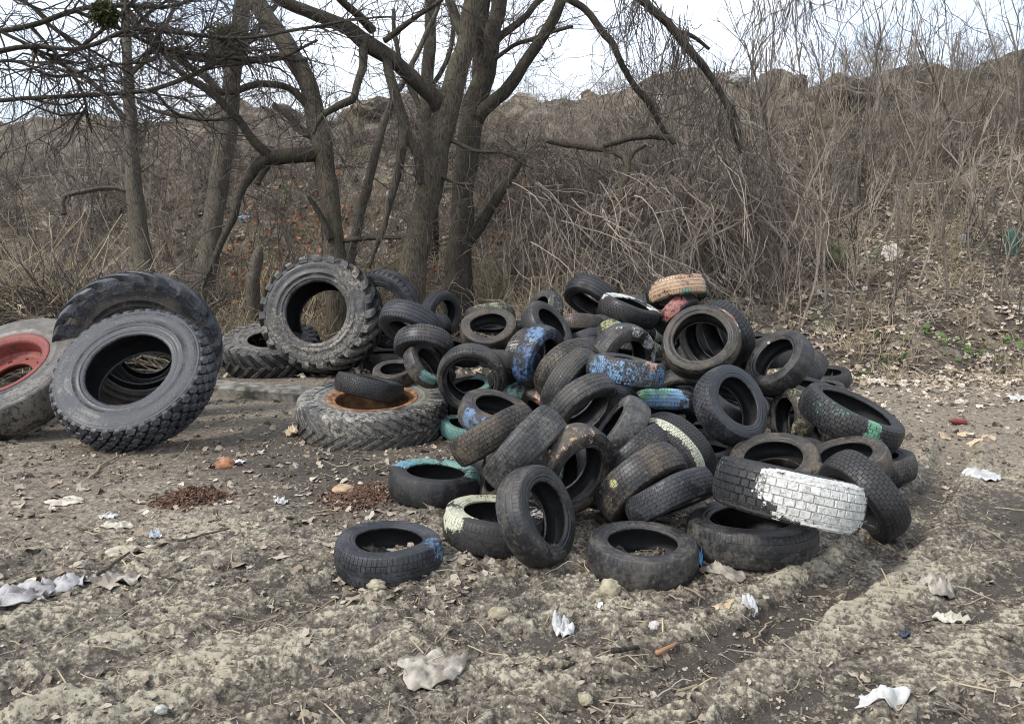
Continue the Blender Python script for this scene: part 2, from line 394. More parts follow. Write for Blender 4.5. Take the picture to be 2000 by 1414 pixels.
def tree(name, label, trunk, limbs, d, seed, mat='bark', dens=4., group=None, up=.15, levels=3, ln=(.35, 1.1), twigmat='twig_dark', cat='tree', trunk_twigs=True):
    g = np.random.default_rng(seed)
    root = empty(name, tuple(map(float, P(trunk[0][0], trunk[0][1], d))))
    base = np.array(root.location)
    tag(root, label, cat, group); curves = []
    tw = px_limb(trunk, d, d + .3); b0 = tw[0]; gz = h1(b0[0], b0[1])
    if trunk[0][1] > 300 and b0[2] > gz - .1: tw = [(b0[0], b0[1], gz - .2, b0[3] * 1.35), (b0[0], b0[1], gz * .65 + b0[2] * .35, b0[3] * 1.08)] + tw
    c = spline(tw, 8 * len(tw)); v, f = tube(c, 18, .22, seed)
    obj('trunk', mk('trunk', v - base, f, M[mat]), root)
    if trunk_twigs: curves.append(c[len(c) // 3:])
    allc = [c]
    for k, (pts, a, b) in enumerate(limbs):
        q0 = np.concatenate(allc)[:, :3] - CAM; dz = q0 @ FW; u = 1000 + F * (q0 @ RT) / dz; w = 707 - F * (q0 @ UP) / dz
        j = np.argmin(np.hypot(u - pts[0][0], w - pts[0][1])); ds = dz[j] if np.hypot(u - pts[0][0], w - pts[0][1])[j] < 40 else d + a
        q = px_limb(pts, ds, ds + b - a); c = spline(q, 7 * len(q)); v, f = tube(c, 10, .26, seed + k)
        obj('limb', mk('limb', v - base, f, M['bark_dark' if mat == 'bark' else mat]), root); curves.append(c); allc.append(c)
    v, f = limb_twigs(g, curves, dens, ln, up, levels=levels)
    tag(obj('twigs', mk('twigs', v - base, f, M[twigmat]), root), kind='stuff')
    return root

tree('leaning_tree', 'thick leaning grey trunk in front of the central clump, large bough sweeping left',
     [(800, 575, 32), (806, 520, 27), (816, 470, 25), (832, 400, 24), (848, 320, 24), (864, 250, 24), (882, 190, 22), (900, 120, 20), (914, 50, 18), (926, -20, 17), (934, -120, 15)],
     [([(866, 225, 18), (846, 190, 16), (800, 148, 15), (760, 112, 16), (722, 88, 17), (680, 58, 15), (630, 36, 13), (580, 14, 12), (520, -14, 11)], 0, -1.2),
      ([(752, 100, 11), (762, 150, 10), (780, 208, 10), (790, 255, 10), (786, 300, 9), (768, 372, 8), (756, 420, 6), (740, 470, 5), (722, 524, 3)], -.3, -.5),
      ([(712, 84, 10), (708, 120, 8), (697, 170, 7), (688, 195, 7), (655, 210, 7), (625, 235, 5), (612, 262, 3)], -.5, -.9),
      ([(790, 262, 9), (806, 280, 10), (818, 315, 9), (822, 360, 7)], 0, .1),
      ([(906, 80, 11), (890, 40, 10), (872, -20, 9)], 0, .5),
      ([(730, 60, 9), (700, 30, 8), (670, 5, 7), (640, -30, 6)], -.4, -1.4),
      ([(748, 78, 6), (800, 45, 5), (850, 10, 4), (880, -20, 4)], -.4, -.9),
      ([(868, 270, 5), (930, 295, 4), (985, 300, 3), (1040, 330, 2)], -.1, -.6),
      ([(846, 340, 4), (890, 358, 3), (920, 360, 3)], -.1, -.5)], 11.5, 101, dens=6.5)
tree('forked_tree', 'dark forked tree behind the leaning trunk, one limb rising to the right',
     [(893, 600, 36), (896, 545, 28), (901, 450, 23), (906, 380, 21), (911, 300, 21), (921, 230, 21), (940, 170, 20), (955, 110, 18), (966, 50, 16), (976, -20, 15), (985, -110, 12)],
     [([(922, 245, 15), (945, 215, 14), (985, 180, 13), (1020, 130, 12), (1060, 75, 11), (1088, 28, 11), (1106, -30, 10)], 0, -.5),
      ([(925, 235, 14), (936, 190, 14), (939, 120, 14), (940, 40, 13), (948, -60, 12)], .3, .6),
      ([(904, 492, 10), (930, 450, 12), (955, 410, 11), (985, 365, 10), (1008, 336, 9), (1022, 314, 3)], 0, -.4),
      ([(960, 90, 8), (1000, 55, 7), (1050, 8, 6), (1080, -20, 5)], 0, .4),
      ([(1104, -8, 7), (1150, 26, 7), (1190, 78, 7), (1215, 130, 6), (1240, 170, 6), (1268, 205, 6), (1290, 250, 5), (1314, 280, 4)], -.5, .2),
      ([(950, 130, 5), (1000, 90, 4), (1060, 70, 4), (1120, 50, 3)], 0, -.6)], 12.3, 102, dens=6.5, mat='bark_dark')
tree('crooked_tree', 'crooked tree behind the big lugged tyre, its low limb bent to the left',
     [(662, 545, 26), (656, 510, 22), (650, 440, 19), (640, 360, 19), (630, 290, 20), (616, 230, 19), (600, 170, 18), (570, 110, 18), (532, 50, 17), (500, 0, 17), (470, -70, 15)],
     [([(634, 300, 17), (600, 302, 15), (560, 305, 14), (522, 312, 13), (490, 336, 10), (470, 380, 8), (452, 430, 7), (430, 480, 6), (410, 522, 5), (396, 566, 3)], 0, -.7),
      ([(528, 308, 11), (500, 280, 9), (470, 242, 8), (440, 210, 8), (400, 176, 7), (350, 140, 6), (300, 84, 5), (250, 40, 5), (200, 6, 4)], -.2, -1.4),
      ([(522, 318, 6), (512, 340, 6), (505, 362, 5)], -.2, -.3),
      ([(612, 215, 8), (560, 172, 7), (500, 165, 7), (430, 180, 6), (360, 150, 4)], 0, -.8),
      ([(622, 270, 9), (590, 255, 8), (560, 225, 8), (535, 205, 6)], 0, .3),
      ([(600, 120, 8), (545, 112, 8), (470, 122, 7), (400, 118, 6), (320, 100, 4)], -.1, -1.2),
      ([(664, 470, 4), (700, 468, 5), (740, 466, 4), (784, 464, 4)], -.2, -.4),
      ([(600, 382, 4), (625, 420, 6), (648, 470, 8)], -.3, -.1)], 11.7, 103, dens=6.5)
tree('slim_leaning_tree', 'slim pole-like tree leaning right between the crooked and the leaning trunk',
     [(684, 505, 11), (694, 455, 10), (708, 400, 10), (722, 345, 9), (736, 290, 8), (750, 240, 7), (776, 180, 6), (815, 105, 5), (850, 30, 4), (870, -40, 3)], [], 12.6, 104, dens=3, mat='bark_pale')
tree('broad_left_tree', 'straight grey trunk behind the tractor tyre at the left of the bank',
     [(288, 560, 22), (280, 520, 18), (275, 470, 17), (268, 420, 16), (262, 360, 15), (258, 300, 13), (254, 220, 11), (250, 130, 9), (246, 40, 7), (244, -60, 5)],
     [([(262, 380, 5), (220, 368, 4), (170, 372, 4), (130, 385, 5), (122, 420, 5)], 0, -.4), ([(256, 250, 6), (210, 190, 5), (150, 140, 4), (80, 110, 3)], 0, -.5), ([(252, 150, 5), (300, 90, 4), (340, 20, 3)], 0, .4)], 12.9, 105, dens=6.5, mat='bark_pale')
tree('tall_back_tree', 'tall pale trunk with a mistletoe ball, standing behind the bent limb',
     [(398, 560, 20), (408, 500, 19), (416, 440, 18), (426, 370, 18), (436, 300, 17), (446, 230, 17), (456, 150, 16), (466, 80, 15), (474, 0, 15), (480, -80, 13)],
     [([(450, 200, 8), (400, 150, 7), (340, 110, 6), (280, 60, 5), (230, -10, 4)], 0, -.3), ([(462, 110, 7), (500, 60, 6), (540, 10, 5)], 0, .4), ([(440, 260, 6), (390, 235, 5), (330, 225, 4), (270, 200, 3)], 0, .3)], 13.4, 106, dens=6.5, mat='bark_pale')
tree('upright_back_tree', 'upright dark tree seen through the fork of the central clump',
     [(842, 420, 14), (838, 340, 13), (834, 270, 13), (832, 200, 12), (836, 120, 12), (842, 30, 11), (846, -60, 10)],
     [([(834, 230, 6), (800, 170, 5), (775, 100, 5), (770, 20, 4)], 0, .3), ([(836, 180, 5), (872, 120, 5), (890, 40, 4)], 0, .3)], 14.2, 107, dens=4, mat='bark_dark')
tree('bent_snag', 'mossy snag bent flat over the thicket, right of the forked tree',
     [(1200, 470, 10), (1206, 430, 9), (1214, 375, 8), (1224, 326, 8), (1208, 303, 6), (1174, 289, 7), (1128, 285, 8), (1085, 278, 7), (1062, 275, 3)],
     [([(1178, 288, 6), (1206, 277, 6), (1236, 268, 6), (1275, 268, 6), (1308, 272, 6), (1318, 282, 3)], -.0, -.2), ([(1226, 322, 4), (1240, 300, 3), (1262, 285, 3)], 0, .2)], 11.6, 108, dens=2.5, mat='bark', up=-.5)
t = tree('weeping_willow', 'drooping willow bough with hanging twigs, entering from above at right of centre',
     [(1215, -60, 8), (1240, -14, 8), (1268, 14, 8), (1302, 46, 8), (1340, 86, 8), (1380, 138, 7), (1412, 184, 6), (1430, 250, 5), (1446, 300, 3)],
     [([(1320, 62, 5), (1350, 70, 4), (1385, 95, 3)], 0, .3), ([(1400, 165, 4), (1440, 230, 4), (1452, 290, 3)], 0, .2)], 11.2, 109, dens=3, mat='bark_dark', up=-.6)
# the willow's long hanging shoots
g = np.random.default_rng(33); st = []
for x0, y0, sp, k in [(1250, -10, 12, 24), (1335, 60, 12, 26), (1290, 20, 30, 16), (1215, -20, 15, 14), (1385, 130, 25, 14), (1425, 210, 14, 10), (1520, -30, 50, 26), (1700, -40, 60, 24)]:
    for _ in range(k):
        st.append(P(x0 + g.normal(0, sp), y0 + g.normal(0, 12), 11.2 + g.normal(0, .25)))
st = np.array(st); k = len(st)
w = walk(g, st, g.normal(0, .25, (k, 3)) + [0, 0, -1], g.uniform(.4, 2.3, k) ** 1.2, 13, .24, (0, 0, -.9))
s = sprout(g, w, 5, .1, 1, .12, .5, 5, .4, .15, (0, 0, -.8))
v, f = join([thin(w, np.full(k, .0075), np.full(k, .0035)), thin(s, np.full(len(s), .0045), np.full(len(s), .0025))])
tag(obj('hanging_shoots', mk('hanging_shoots', v - np.array(t.location), f, M['twig_dark']), t), kind='stuff')

# boughs that reach in from a tree outside the frame on the left
tree('overhanging_bough', 'dark overhanging boughs of a nearer tree reaching in at the upper left',
     [(-120, 40, 7.0), (-40, 62, 5.5), (60, 52, 4.7), (150, 22, 4.7), (230, 10, 4.7), (330, 14, 3.9), (430, -20, 3.1)],
     [([(-80, 120, 5.5), (50, 92, 4.7), (150, 95, 3.9), (250, 62, 3.9), (310, 62, 3.9), (400, 72, 3.9), (480, 76, 3.1), (600, 56, 3.1), (700, 38, 2.3)], 0, .5),
      ([(-80, 205, 4.7), (80, 192, 3.9), (200, 186, 3.9), (300, 176, 3.9), (370, 150, 3.9), (440, 116, 3.1), (500, 78, 2.3)], 0, .6),
      ([(-60, 30, 3.9), (40, 80, 3.1), (120, 110, 3.1), (200, 60, 3.1), (280, -10, 2.3)], .2, .5),
      ([(150, 22, 3.9), (240, 60, 3.9), (320, 96, 3.9), (420, 110, 3.9), (530, 118, 3.1), (620, 80, 2.3)], 0, .8),
      ([(-90, 150, 3.9), (20, 120, 3.1), (110, 150, 3.1), (200, 130, 2.3), (300, 120, 2.3)], 0, .3),
      ([(300, 176, 3.1), (340, 220, 3.1), (400, 235, 2.3), (470, 228, 2.3)], .3, .8),
      ([(-90, 10, 3.9), (30, -5, 3.1), (110, 60, 3.1), (180, 100, 2.3), (260, 150, 2.3)], .2, .6),
      ([(60, 52, 3.1), (120, 120, 2.3), (160, 180, 2.3), (180, 260, 1.6)], .1, .4),
      ([(250, 62, 3.1), (300, 20, 3.1), (360, -20, 2.3)], .1, .5)], 7.0, 110, dens=9.0, mat='bark_dark', ln=(.25, 1.15), up=-.15, trunk_twigs=True)

# mistletoe, and a hanging bark piece made the same way
def ball(name, label, px, py, d, rad, n, seed, mat):
    g = np.random.default_rng(seed); c = P(px, py, d)
    dd = unit(g.normal(0, 1, (n, 3))); p = walk(g, np.zeros((n, 3)), dd, g.uniform(.6, 1, n) * rad, 5, .25, (0, 0, -.2))
    s = sprout(g, p, 3, .3, 1, .15 * rad, .5 * rad, 3, .7, .2, (0, 0, -.1))
    lv = thin(s, np.full(len(s), .004), np.full(len(s), .010))
    v, f = join([thin(p, np.full(n, .004), np.full(n, .003)), lv])
    tag(obj(name, mk(name, v, f, M[mat]), loc=c), label, 'mistletoe')
ball('mistletoe', 'round green mistletoe ball in the tall pale tree at upper left', 440, 84, 12.9, .40, 420, 3, 'mistletoe')
ball('mistletoe', 'dark hanging bark piece on the boughs at the top left corner', 203, 28, 6.7, .13, 260, 4, 'mistletoe')  # stands in for a blurred hanging piece of bark, built from mistletoe twigs

# ------------------------------------------------------------------ scattering (one object of stuff each)
def scatter(name, variants, pts, rot, scl, idx):
    """geometry-nodes instances of hidden-source meshes on the given points"""
    c = bpy.data.collections.new(name + '_source')
    for i, m in enumerate(variants):
        c.objects.link(bpy.data.objects.new('%s_%02d' % (name, i), m))
    m = bpy.data.meshes.new(name); pts = np.asarray(pts, np.float32); n = len(pts)
    m.vertices.add(n); m.vertices.foreach_set('co', pts.ravel())
    a = m.attributes.new('rot', 'FLOAT_VECTOR', 'POINT'); a.data.foreach_set('vector', np.asarray(rot, np.float32).ravel())
    a = m.attributes.new('scl', 'FLOAT_VECTOR', 'POINT')
    scl = np.asarray(scl, np.float32); scl = np.repeat(scl[:, None], 3, 1) if scl.ndim == 1 else scl
    a.data.foreach_set('vector', scl.ravel())
    a = m.attributes.new('idx', 'INT', 'POINT'); a.data.foreach_set('value', np.asarray(idx, np.int32))
    o = obj(name, m); t = bpy.data.node_groups.new(name, 'GeometryNodeTree')
    t.interface.new_socket('Geometry', in_out='INPUT', socket_type='NodeSocketGeometry')
    t.interface.new_socket('Geometry', in_out='OUTPUT', socket_type='NodeSocketGeometry')
    N = t.nodes.new; gi = N('NodeGroupInput'); go = N('NodeGroupOutput'); ip = N('GeometryNodeInstanceOnPoints')
    ci = N('GeometryNodeCollectionInfo'); ci.inputs['Collection'].default_value = c
    ci.inputs['Separate Children'].default_value = True; ci.inputs['Reset Children'].default_value = True
    def na(nm, ty):
        q = N('GeometryNodeInputNamedAttribute'); q.data_type = ty; q.inputs['Name'].default_value = nm; return q.outputs['Attribute']
    er = N('FunctionNodeEulerToRotation'); l = t.links.new
    l(gi.outputs[0], ip.inputs['Points']); l(ci.outputs[0], ip.inputs['Instance']); ip.inputs['Pick Instance'].default_value = True
    l(na('idx', 'INT'), ip.inputs['Instance Index']); l(na('rot', 'FLOAT_VECTOR'), er.inputs[0]); l(er.outputs[0], ip.inputs['Rotation'])
    l(na('scl', 'FLOAT_VECTOR'), ip.inputs['Scale']); l(ip.outputs[0], go.inputs[0])
    md = o.modifiers.new('scatter', 'NODES'); md.node_group = t
    return tag(o, kind='stuff')

def shrub(seed, kind):
    g = np.random.default_rng(seed); parts = []
    def add(p, a, b, sides=3): parts.append(thin(p, np.full(len(p), a), np.full(len(p), b), sides))
    if kind == 'upright':
        k = 5; st = np.c_[g.normal(0, .2, (k, 2)), np.full(k, -.1)]
        p = walk(g, st, np.c_[g.normal(0, .2, (k, 2)), np.ones(k)], g.uniform(1.1, 2.6, k), 9, .10, (0, 0, .2)); add(p, .011, .005, 4)
        s = sprout(g, p, 6, .25, 1, .25, .9, 6, .45, .14, (0, 0, .5)); add(s, .0075, .0035)
        q = sprout(g, s, 2, .2, 1, .12, .4, 4, .5, .15, (0, 0, .3)); add(q, .0042, .0026)
    elif kind == 'tangle':
        k = 9; st = np.c_[g.normal(0, .3, (k, 2)), np.full(k, -.1)]
        p = walk(g, st, np.c_[g.normal(0, .5, (k, 2)), np.full(k, 1.)], g.uniform(1., 2.3, k), 11, .17, (0, 0, -1.7)); add(p, .0085, .004)
        s = sprout(g, p, 7, .15, 1, .25, 1.0, 6, .7, .22, (0, 0, -.7)); add(s, .0052, .003)
        q = sprout(g, s, 2, .2, 1, .12, .45, 4, .8, .22, (0, 0, -.4)); add(q, .0042, .0026)
    elif kind == 'curtain':
        k = 30; st = np.c_[g.normal(0, .45, k), g.normal(0, .3, k), g.uniform(.7, 1.8, k)]
        p = walk(g, st, np.c_[g.normal(0, .5, (k, 2)), np.full(k, -.6)], g.uniform(.7, 1.8, k), 11, .19, (0, 0, -.9)); add(p, .007, .0035)
        s = sprout(g, p, 3, .1, 1, .15, .55, 5, .6, .22, (0, 0, -.8)); add(s, .0045, .0028)
    elif kind == 'straw':
        k = 34; st = np.c_[g.normal(0, .22, (k, 2)), np.full(k, -.05)]
        p = walk(g, st, np.c_[g.normal(0, .5, (k, 2)), np.ones(k)], g.uniform(.25, .85, k), 6, .17, (0, 0, -.9)); add(p, .0055, .003)
    elif kind == 'brush':
        k = 26; st = np.c_[g.normal(0, .35, (k, 2)), g.uniform(0, .3, k)]
        p = walk(g, st, np.c_[g.normal(0, 1, (k, 2)), g.normal(.1, .3, k)], g.uniform(.6, 1.8, k), 7, .12, (0, 0, -.1)); add(p, .013, .006)
        s = sprout(g, p, 4, .2, 1, .2, .6, 4, .5, .14, (0, 0, 0)); add(s, .006, .0035)
    v, f = join(parts); return v, f
def shrub_meshes(kind, mats, seeds):
    return [mk(kind, *shrub(s, kind), M[mats[i % len(mats)]], smooth=False) for i, s in enumerate(seeds)]
UPR = shrub_meshes('upright', ['twig', 'twig_dark', 'twig_red', 'twig_dark'], range(300, 306))
TAN = shrub_meshes('tangle', ['twig_red', 'twig', 'twig_dark', 'twig'], range(320, 326))
CUR = shrub_meshes('curtain', ['twig_red', 'twig_dark', 'twig_red', 'twig'], range(340, 345))
STR = shrub_meshes('straw', ['straw', 'straw', 'twig'], range(360, 365))
BRU = shrub_meshes('brush', ['twig_dark', 'twig', 'straw'], range(380, 384))
def thicket(name, variants, n, box, seed, s0, s1, keep=None, tilt=.15, lift=-.03):
    g = np.random.default_rng(seed); x = g.uniform(box[0], box[1], n); y = g.uniform(box[2], box[3], n)
    if keep is not None:
        k = keep(x, y, g); x, y = x[k], y[k]
    n = len(x); z = height(x, y)
    scatter(name, variants, np.c_[x, y, z + lift], np.c_[g.normal(0, tilt, (n, 2)), g.uniform(0, 6.28, n)], g.uniform(s0, s1, n), g.integers(0, len(variants), n))
# x and y relative to the view: the right of the bank is open and littered low down
def k_right(x, y, g): return (x > 1.6 + .10 * (y - 10)) & (g.uniform(0, 1, len(x)) < sstep(11.2, 14.5, y) * .9 + .1)
def k_mid(x, y, g): return (x > -.9) & (x < .33 * y) & (y > 11.0 + .35 * np.abs(x - 1))
def k_left(x, y, g): return (x < -.3) & (y > 12.5 + .1 * x) & (g.uniform(0, 1, len(x)) < .35 + .65 * sstep(15, 18, y) + .5 * sstep(-5, -7, x))
thicket('upright_thicket', UPR, 165, (1.5, 14.5, 10.6, 18.5), 1, .55, .95, k_right)
thicket('ridge_thicket', UPR + TAN, 170, (-15, 16, 18.6, 22.5), 2, .3, .6)
thicket('ridge_thicket', UPR + TAN + CUR, 110, (7.5, 16, 16.5, 21.0), 12, .5, .95)
thicket('bramble_thicket', TAN + CUR, 205, (-1, 6.5, 11.2, 18.5), 3, .65, 1.1, k_mid)
thicket('creeper_curtain', CUR, 55, (.6, 4.2, 11.4, 14.2), 4, .8, 1.3, k_mid)
thicket('left_thicket', TAN + UPR[:3] + CUR[:1], 340, (-14, .5, 12.6, 19.0), 5, .5, 1.0, k_left)
thicket('dry_grass', STR, 300, (-9, 2.0, 11.6, 14.5), 6, .7, 1.5)
thicket('dry_grass', STR, 110, (-5.0, -2.6, 11.3, 13.0), 16, .8, 1.4)
thicket('dry_grass', STR, 110, (.5, 8.5, 9.9, 14.5), 7, .5, 1.0)
thicket('dry_grass', STR, 260, (-12, 13, 14, 20.5), 9, .6, 1.3)
thicket('brush_pile', BRU, 50, (-9.0, -5.4, 9.8, 12.4), 8, .8, 1.3)
thicket('brush_pile', BRU, 40, (-8.6, -5.7, 10.3, 12.0), 18, .8, 1.2, lift=.35)
thicket('brush_pile', BRU, 26, (-8.2, -6.0, 10.6, 11.8), 28, .7, 1.1, lift=.7)
tree('broken_stump', 'short pale broken stump in the dry grass left of the tall lugged tyre', [(492, 560, 13), (496, 530, 12), (503, 500, 11), (507, 484, 6)], [], 12.4, 120, dens=1, mat='bark_pale', levels=1, cat='stump', trunk_twigs=True)
# saplings that stand out one by one on the right of the bank
def sapling_meshes(seed):
    g = np.random.default_rng(seed); hgt = g.uniform(2.0, 3.2)
    p = walk(g, np.array([[0, 0, -.12]]), np.array([[g.normal(0, .12), g.normal(0, .1), 1]]), np.array([hgt]), 14, .07, (0, 0, .3))
    r = np.linspace(.022, .007, 14); v, f = tube(np.c_[p[0], r], 6)
    s = sprout(g, p, 13, .3, 1, .4, 1.1, 7, .42, .12, (0, 0, .5)); q = sprout(g, s, 4, .2, 1, .12, .45, 4, .5, .14, (0, 0, .4))
    return mk('sapling_stem', v, f, M['twig_red']), mk('sapling_twigs', *join([thin(s, np.full(len(s), .007), np.full(len(s), .0035)), thin(q, np.full(len(q), .0045), np.full(len(q), .0025))]), M['twig'])
SAP = [sapling_meshes(400 + i) for i in range(7)]
g = np.random.default_rng(55); k = 0
spots = [(1420, 560), (1500, 575), (1560, 640), (1610, 600), (1655, 650), (1690, 560), (1735, 640), (1790, 560), (1850, 600), (1905, 540), (1955, 590), (1470, 500), (1540, 480), (1620, 470), (1700, 470), (1770, 480), (1840, 470), (1920, 460), (1985, 500), (1380, 480), (1330, 430), (1450, 420), (1580, 410), (1720, 400), (1860, 400), (1960, 390), (1665, 425), (1800, 420), (1500, 380), (1900, 350), (1750, 350), (1640, 340), (1560, 330), (1990, 300), (1840, 300)]
ORD = ['first', 'second', 'third', 'fourth', 'fifth', 'sixth', 'seventh', 'eighth', 'ninth', 'tenth', 'eleventh', 'twelfth', 'thirteenth', 'fourteenth', 'fifteenth']
row = lambda q: 0 if q[1] >= 540 else 1 if q[1] >= 440 else 2
for px, py in spots:
    rw = row((px, py)); mates = sorted(q[0] for q in spots if row(q) == rw)
    where = '%s from the left among the bare saplings %s' % (ORD[mates.index(px)], ['rooted lowest on the littered bank', 'rooted halfway up the littered bank', 'rooted high on the littered bank'][rw])
    q = at(px, py); a, b = SAP[k % 7]; k += 1
    e = empty('sapling', tuple(map(float, q))); e.rotation_euler = (g.normal(0, .07), g.normal(0, .07), g.uniform(0, 6.28)); sc = g.uniform(.8, 1.2) * (1.0 if py > 500 else 1.35); e.scale = (sc, sc, sc)
    tag(e, where, 'sapling', 'bare saplings on the right of the bank')
    obj('stem', a, e); tag(obj('twigs', b, e), kind='stuff')

# ------------------------------------------------------------------ tyres
TAU = 2 * math.pi
WARPS = [(0, 0, 0), (.018, .022, .5), (.03, -.035, 1.7), (.012, .045, 2.6)]; NW = len(WARPS)
def warp(v, i):
    """a dumped tyre sags: a little oval, a little out of its plane"""
    e_, s_, f_ = WARPS[i]; v = np.array(v, float); th = np.arctan2(v[:, 1], v[:, 0])
    k = 1 + e_ * np.cos(2 * th + f_) + e_ * .4 * np.cos(3 * th); v[:, :2] *= k[:, None]; v[:, 2] += s_ * np.cos(2 * th + 2 * f_) + s_ * .5 * np.sin(3 * th); return v
def tread_mesh(kind):
    """tread band of a unit tyre: grooves and sipes cut as real steps; attribute groove marks their floors"""
    spec = {  # ribs as (z0, z1, cut across, shift in pitches), pitches, groove depth, cut width
        'rib': ([(-.43, -.27, 1, 0), (-.252, -.10, 0, 0), (-.083, .083, 0, 0), (.10, .252, 0, 0), (.27, .43, 1, .5)], 66, .018, .14),
        'block': ([(-.43, -.33, 1, 0), (-.318, -.20, 1, .5), (-.188, -.07, 1, .15), (-.058, .058, 1, .6), (.07, .188, 1, .2), (.20, .318, 1, .7), (.33, .43, 1, .1)], 52, .017, .15),
        'zig': ([(-.43, -.26, 1, 0), (-.24, -.12, 1, .42), (-.10, .10, 1, .85), (.12, .24, 1, .42), (.26, .43, 1, 0)], 48, .020, .22),
        'fine': ([(-.43, -.32, 1, 0), (-.308, -.20, 1, .3), (-.188, -.07, 1, .6), (-.058, .058, 1, .1), (.07, .188, 1, .3), (.20, .308, 1, .7), (.32, .43, 1, .2)], 84, .013, .18),
        'summer': ([(-.43, -.25, 1, 0), (-.232, -.075, 0, 0), (-.057, .057, 0, 0), (.075, .232, 1, .3), (.25, .43, 1, .5)], 70, .014, .13),
        'worn': ([(-.43, -.24, 1, 0), (-.228, 0.0, 0, 0), (.012, .228, 0, 0), (.24, .43, 1, .4)], 74, .007, .14),
        'smooth': ([(-.43, -.18, 0, 0), (-.174, .174, 0, 0), (.18, .43, 0, 0)], 22, .004, .2),
        'truck': ([(-.43, -.22, 1, 0), (-.18, .18, 0, 0), (.22, .43, 1, .5)], 40, .03, .36),
        'core': ([(-.43, .43, 0, 0)], 24, .0, .2), 'filled': ([(-.43, .43, 0, 0)], 24, .0, .2)}[kind]
    ribs, N, gd, sw = spec; cols = []
    cr = {'core': .94, 'filled': .978}.get(kind, 1.)
    rho = lambda z: cr - (.055 if cr == 1 else .02) * (abs(z) / .44) ** 2.2
    z0, z1, c, s = ribs[0]
    cols.append((-.468, .905, c, s, 0)); cols.append((-.458, min(.928, cr - .02), c, s, 0))
    for i, (a, b, c, s) in enumerate(ribs):
        if i: cols.append((a - .004, rho(a) - gd, 0, s, 1))
        cols.append((a, rho(a), c, s, 0))
        if b - a > .14: cols += [(a + (b - a) * t_, rho(a + (b - a) * t_), c, s, 0) for t_ in (.25, .5, .75)]
        cols.append((b, rho(b), c, s, 0))
        if i < len(ribs) - 1: cols.append((b + .004, rho(b) - gd, 0, s, 1))
    cols.append((.458, min(.928, cr - .02), c, s, 0)); cols.append((.468, .905, c, s, 0))
    if kind == 'zig':
        cols = [(z, r, c, 2.2 * abs(z) / .44 * .5, gr) for z, r, c, s, gr in cols]
    off = [0, .03, sw - .03, sw]; V = []; G = []
    for k in range(N):
        for j, o in enumerate(off):
            for z, r, c, s, gr in cols:
                th = (k + o + s) * TAU / N; cut = c and j in (1, 2)
                rr = r - (gd * (.85 if abs(z) < .45 else .6) if cut else 0)
                V.append((rr * math.cos(th), rr * math.sin(th), z)); G.append(1. if (gr or cut) else 0.)
    return [mk('tread', warp(np.array(V), i), grid_faces(N * 4, len(cols), True), None, False, {'groove': G}) for i in range(NW)]
def lathe(prof, n, name, wob=0., smooth=True):
    th = np.linspace(0, TAU, n, endpoint=False); p = np.array(prof)
    r = p[:, 0][None] * np.ones(n)[:, None]; z = p[:, 1][None] * np.ones(n)[:, None]
    if wob: r = r * (1 + wob * np.sin(3 * th + 1)[:, None]); z = z + wob * np.sin(2 * th)[:, None]
    v = np.stack([r * np.cos(th)[:, None], r * np.sin(th)[:, None], z], -1).reshape(-1, 3)
    return mk(name, v, grid_faces(n, len(p), True), None, smooth, {'groove': np.zeros(len(v))})
def lathes(*a):
    out = []
    for i in range(NW):
        m = lathe(*a); co = np.zeros(len(m.vertices) * 3, np.float32); m.vertices.foreach_get('co', co)
        m.vertices.foreach_set('co', warp(co.reshape(-1, 3), i).astype(np.float32).ravel()); m.update(); out.append(m)
    return out
def side_profile(hr, s):
    w = .905 - hr; P_ = [(.905, .468), (.893, .476), (.889, .486), (.878, .487), (.872, .482), (.86, .494), (.82, .5), (.77, .497)]
    P_ += [(hr + w * .43, .485), (hr + w * .42, .493), (hr + w * .37, .491), (hr + w * .355, .478), (hr + w * .22, .459), (hr + w * .20, .466), (hr + w * .15, .462), (hr + w * .13, .447)]
    return [(r, z * s) for r, z in P_]
def bead_profile(hr, s):
    w = .905 - hr
    return [(r, z * s) for r, z in [(hr + w * .13, .447), (hr + w * .07, .444), (hr + .006, .432), (hr, .41), (hr + .002, .375), (hr + .014, .355)]]
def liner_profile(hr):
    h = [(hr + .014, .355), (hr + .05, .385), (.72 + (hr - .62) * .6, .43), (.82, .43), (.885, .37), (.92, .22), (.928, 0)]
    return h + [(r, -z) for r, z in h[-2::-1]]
HRS = {'std': .615, 'low': .68, 'tall': .56, 'agri': .50, 'agri_big': .44, 'flot': .53}
SIDES = {k: {s: (lathes(side_profile(h, s)[::-s], 80, 'sidewall', .004), lathes(bead_profile(h, s)[::-s], 80, 'bead', .004)) for s in (1, -1)} for k, h in HRS.items()}
LINER = {k: lathes(liner_profile(h)[::-1], 60, 'inner_liner', .004) for k, h in HRS.items()}
TREAD = {k: tread_mesh(k) for k in ('rib', 'summer', 'block', 'zig', 'fine', 'worn', 'smooth', 'truck', 'core', 'filled')}

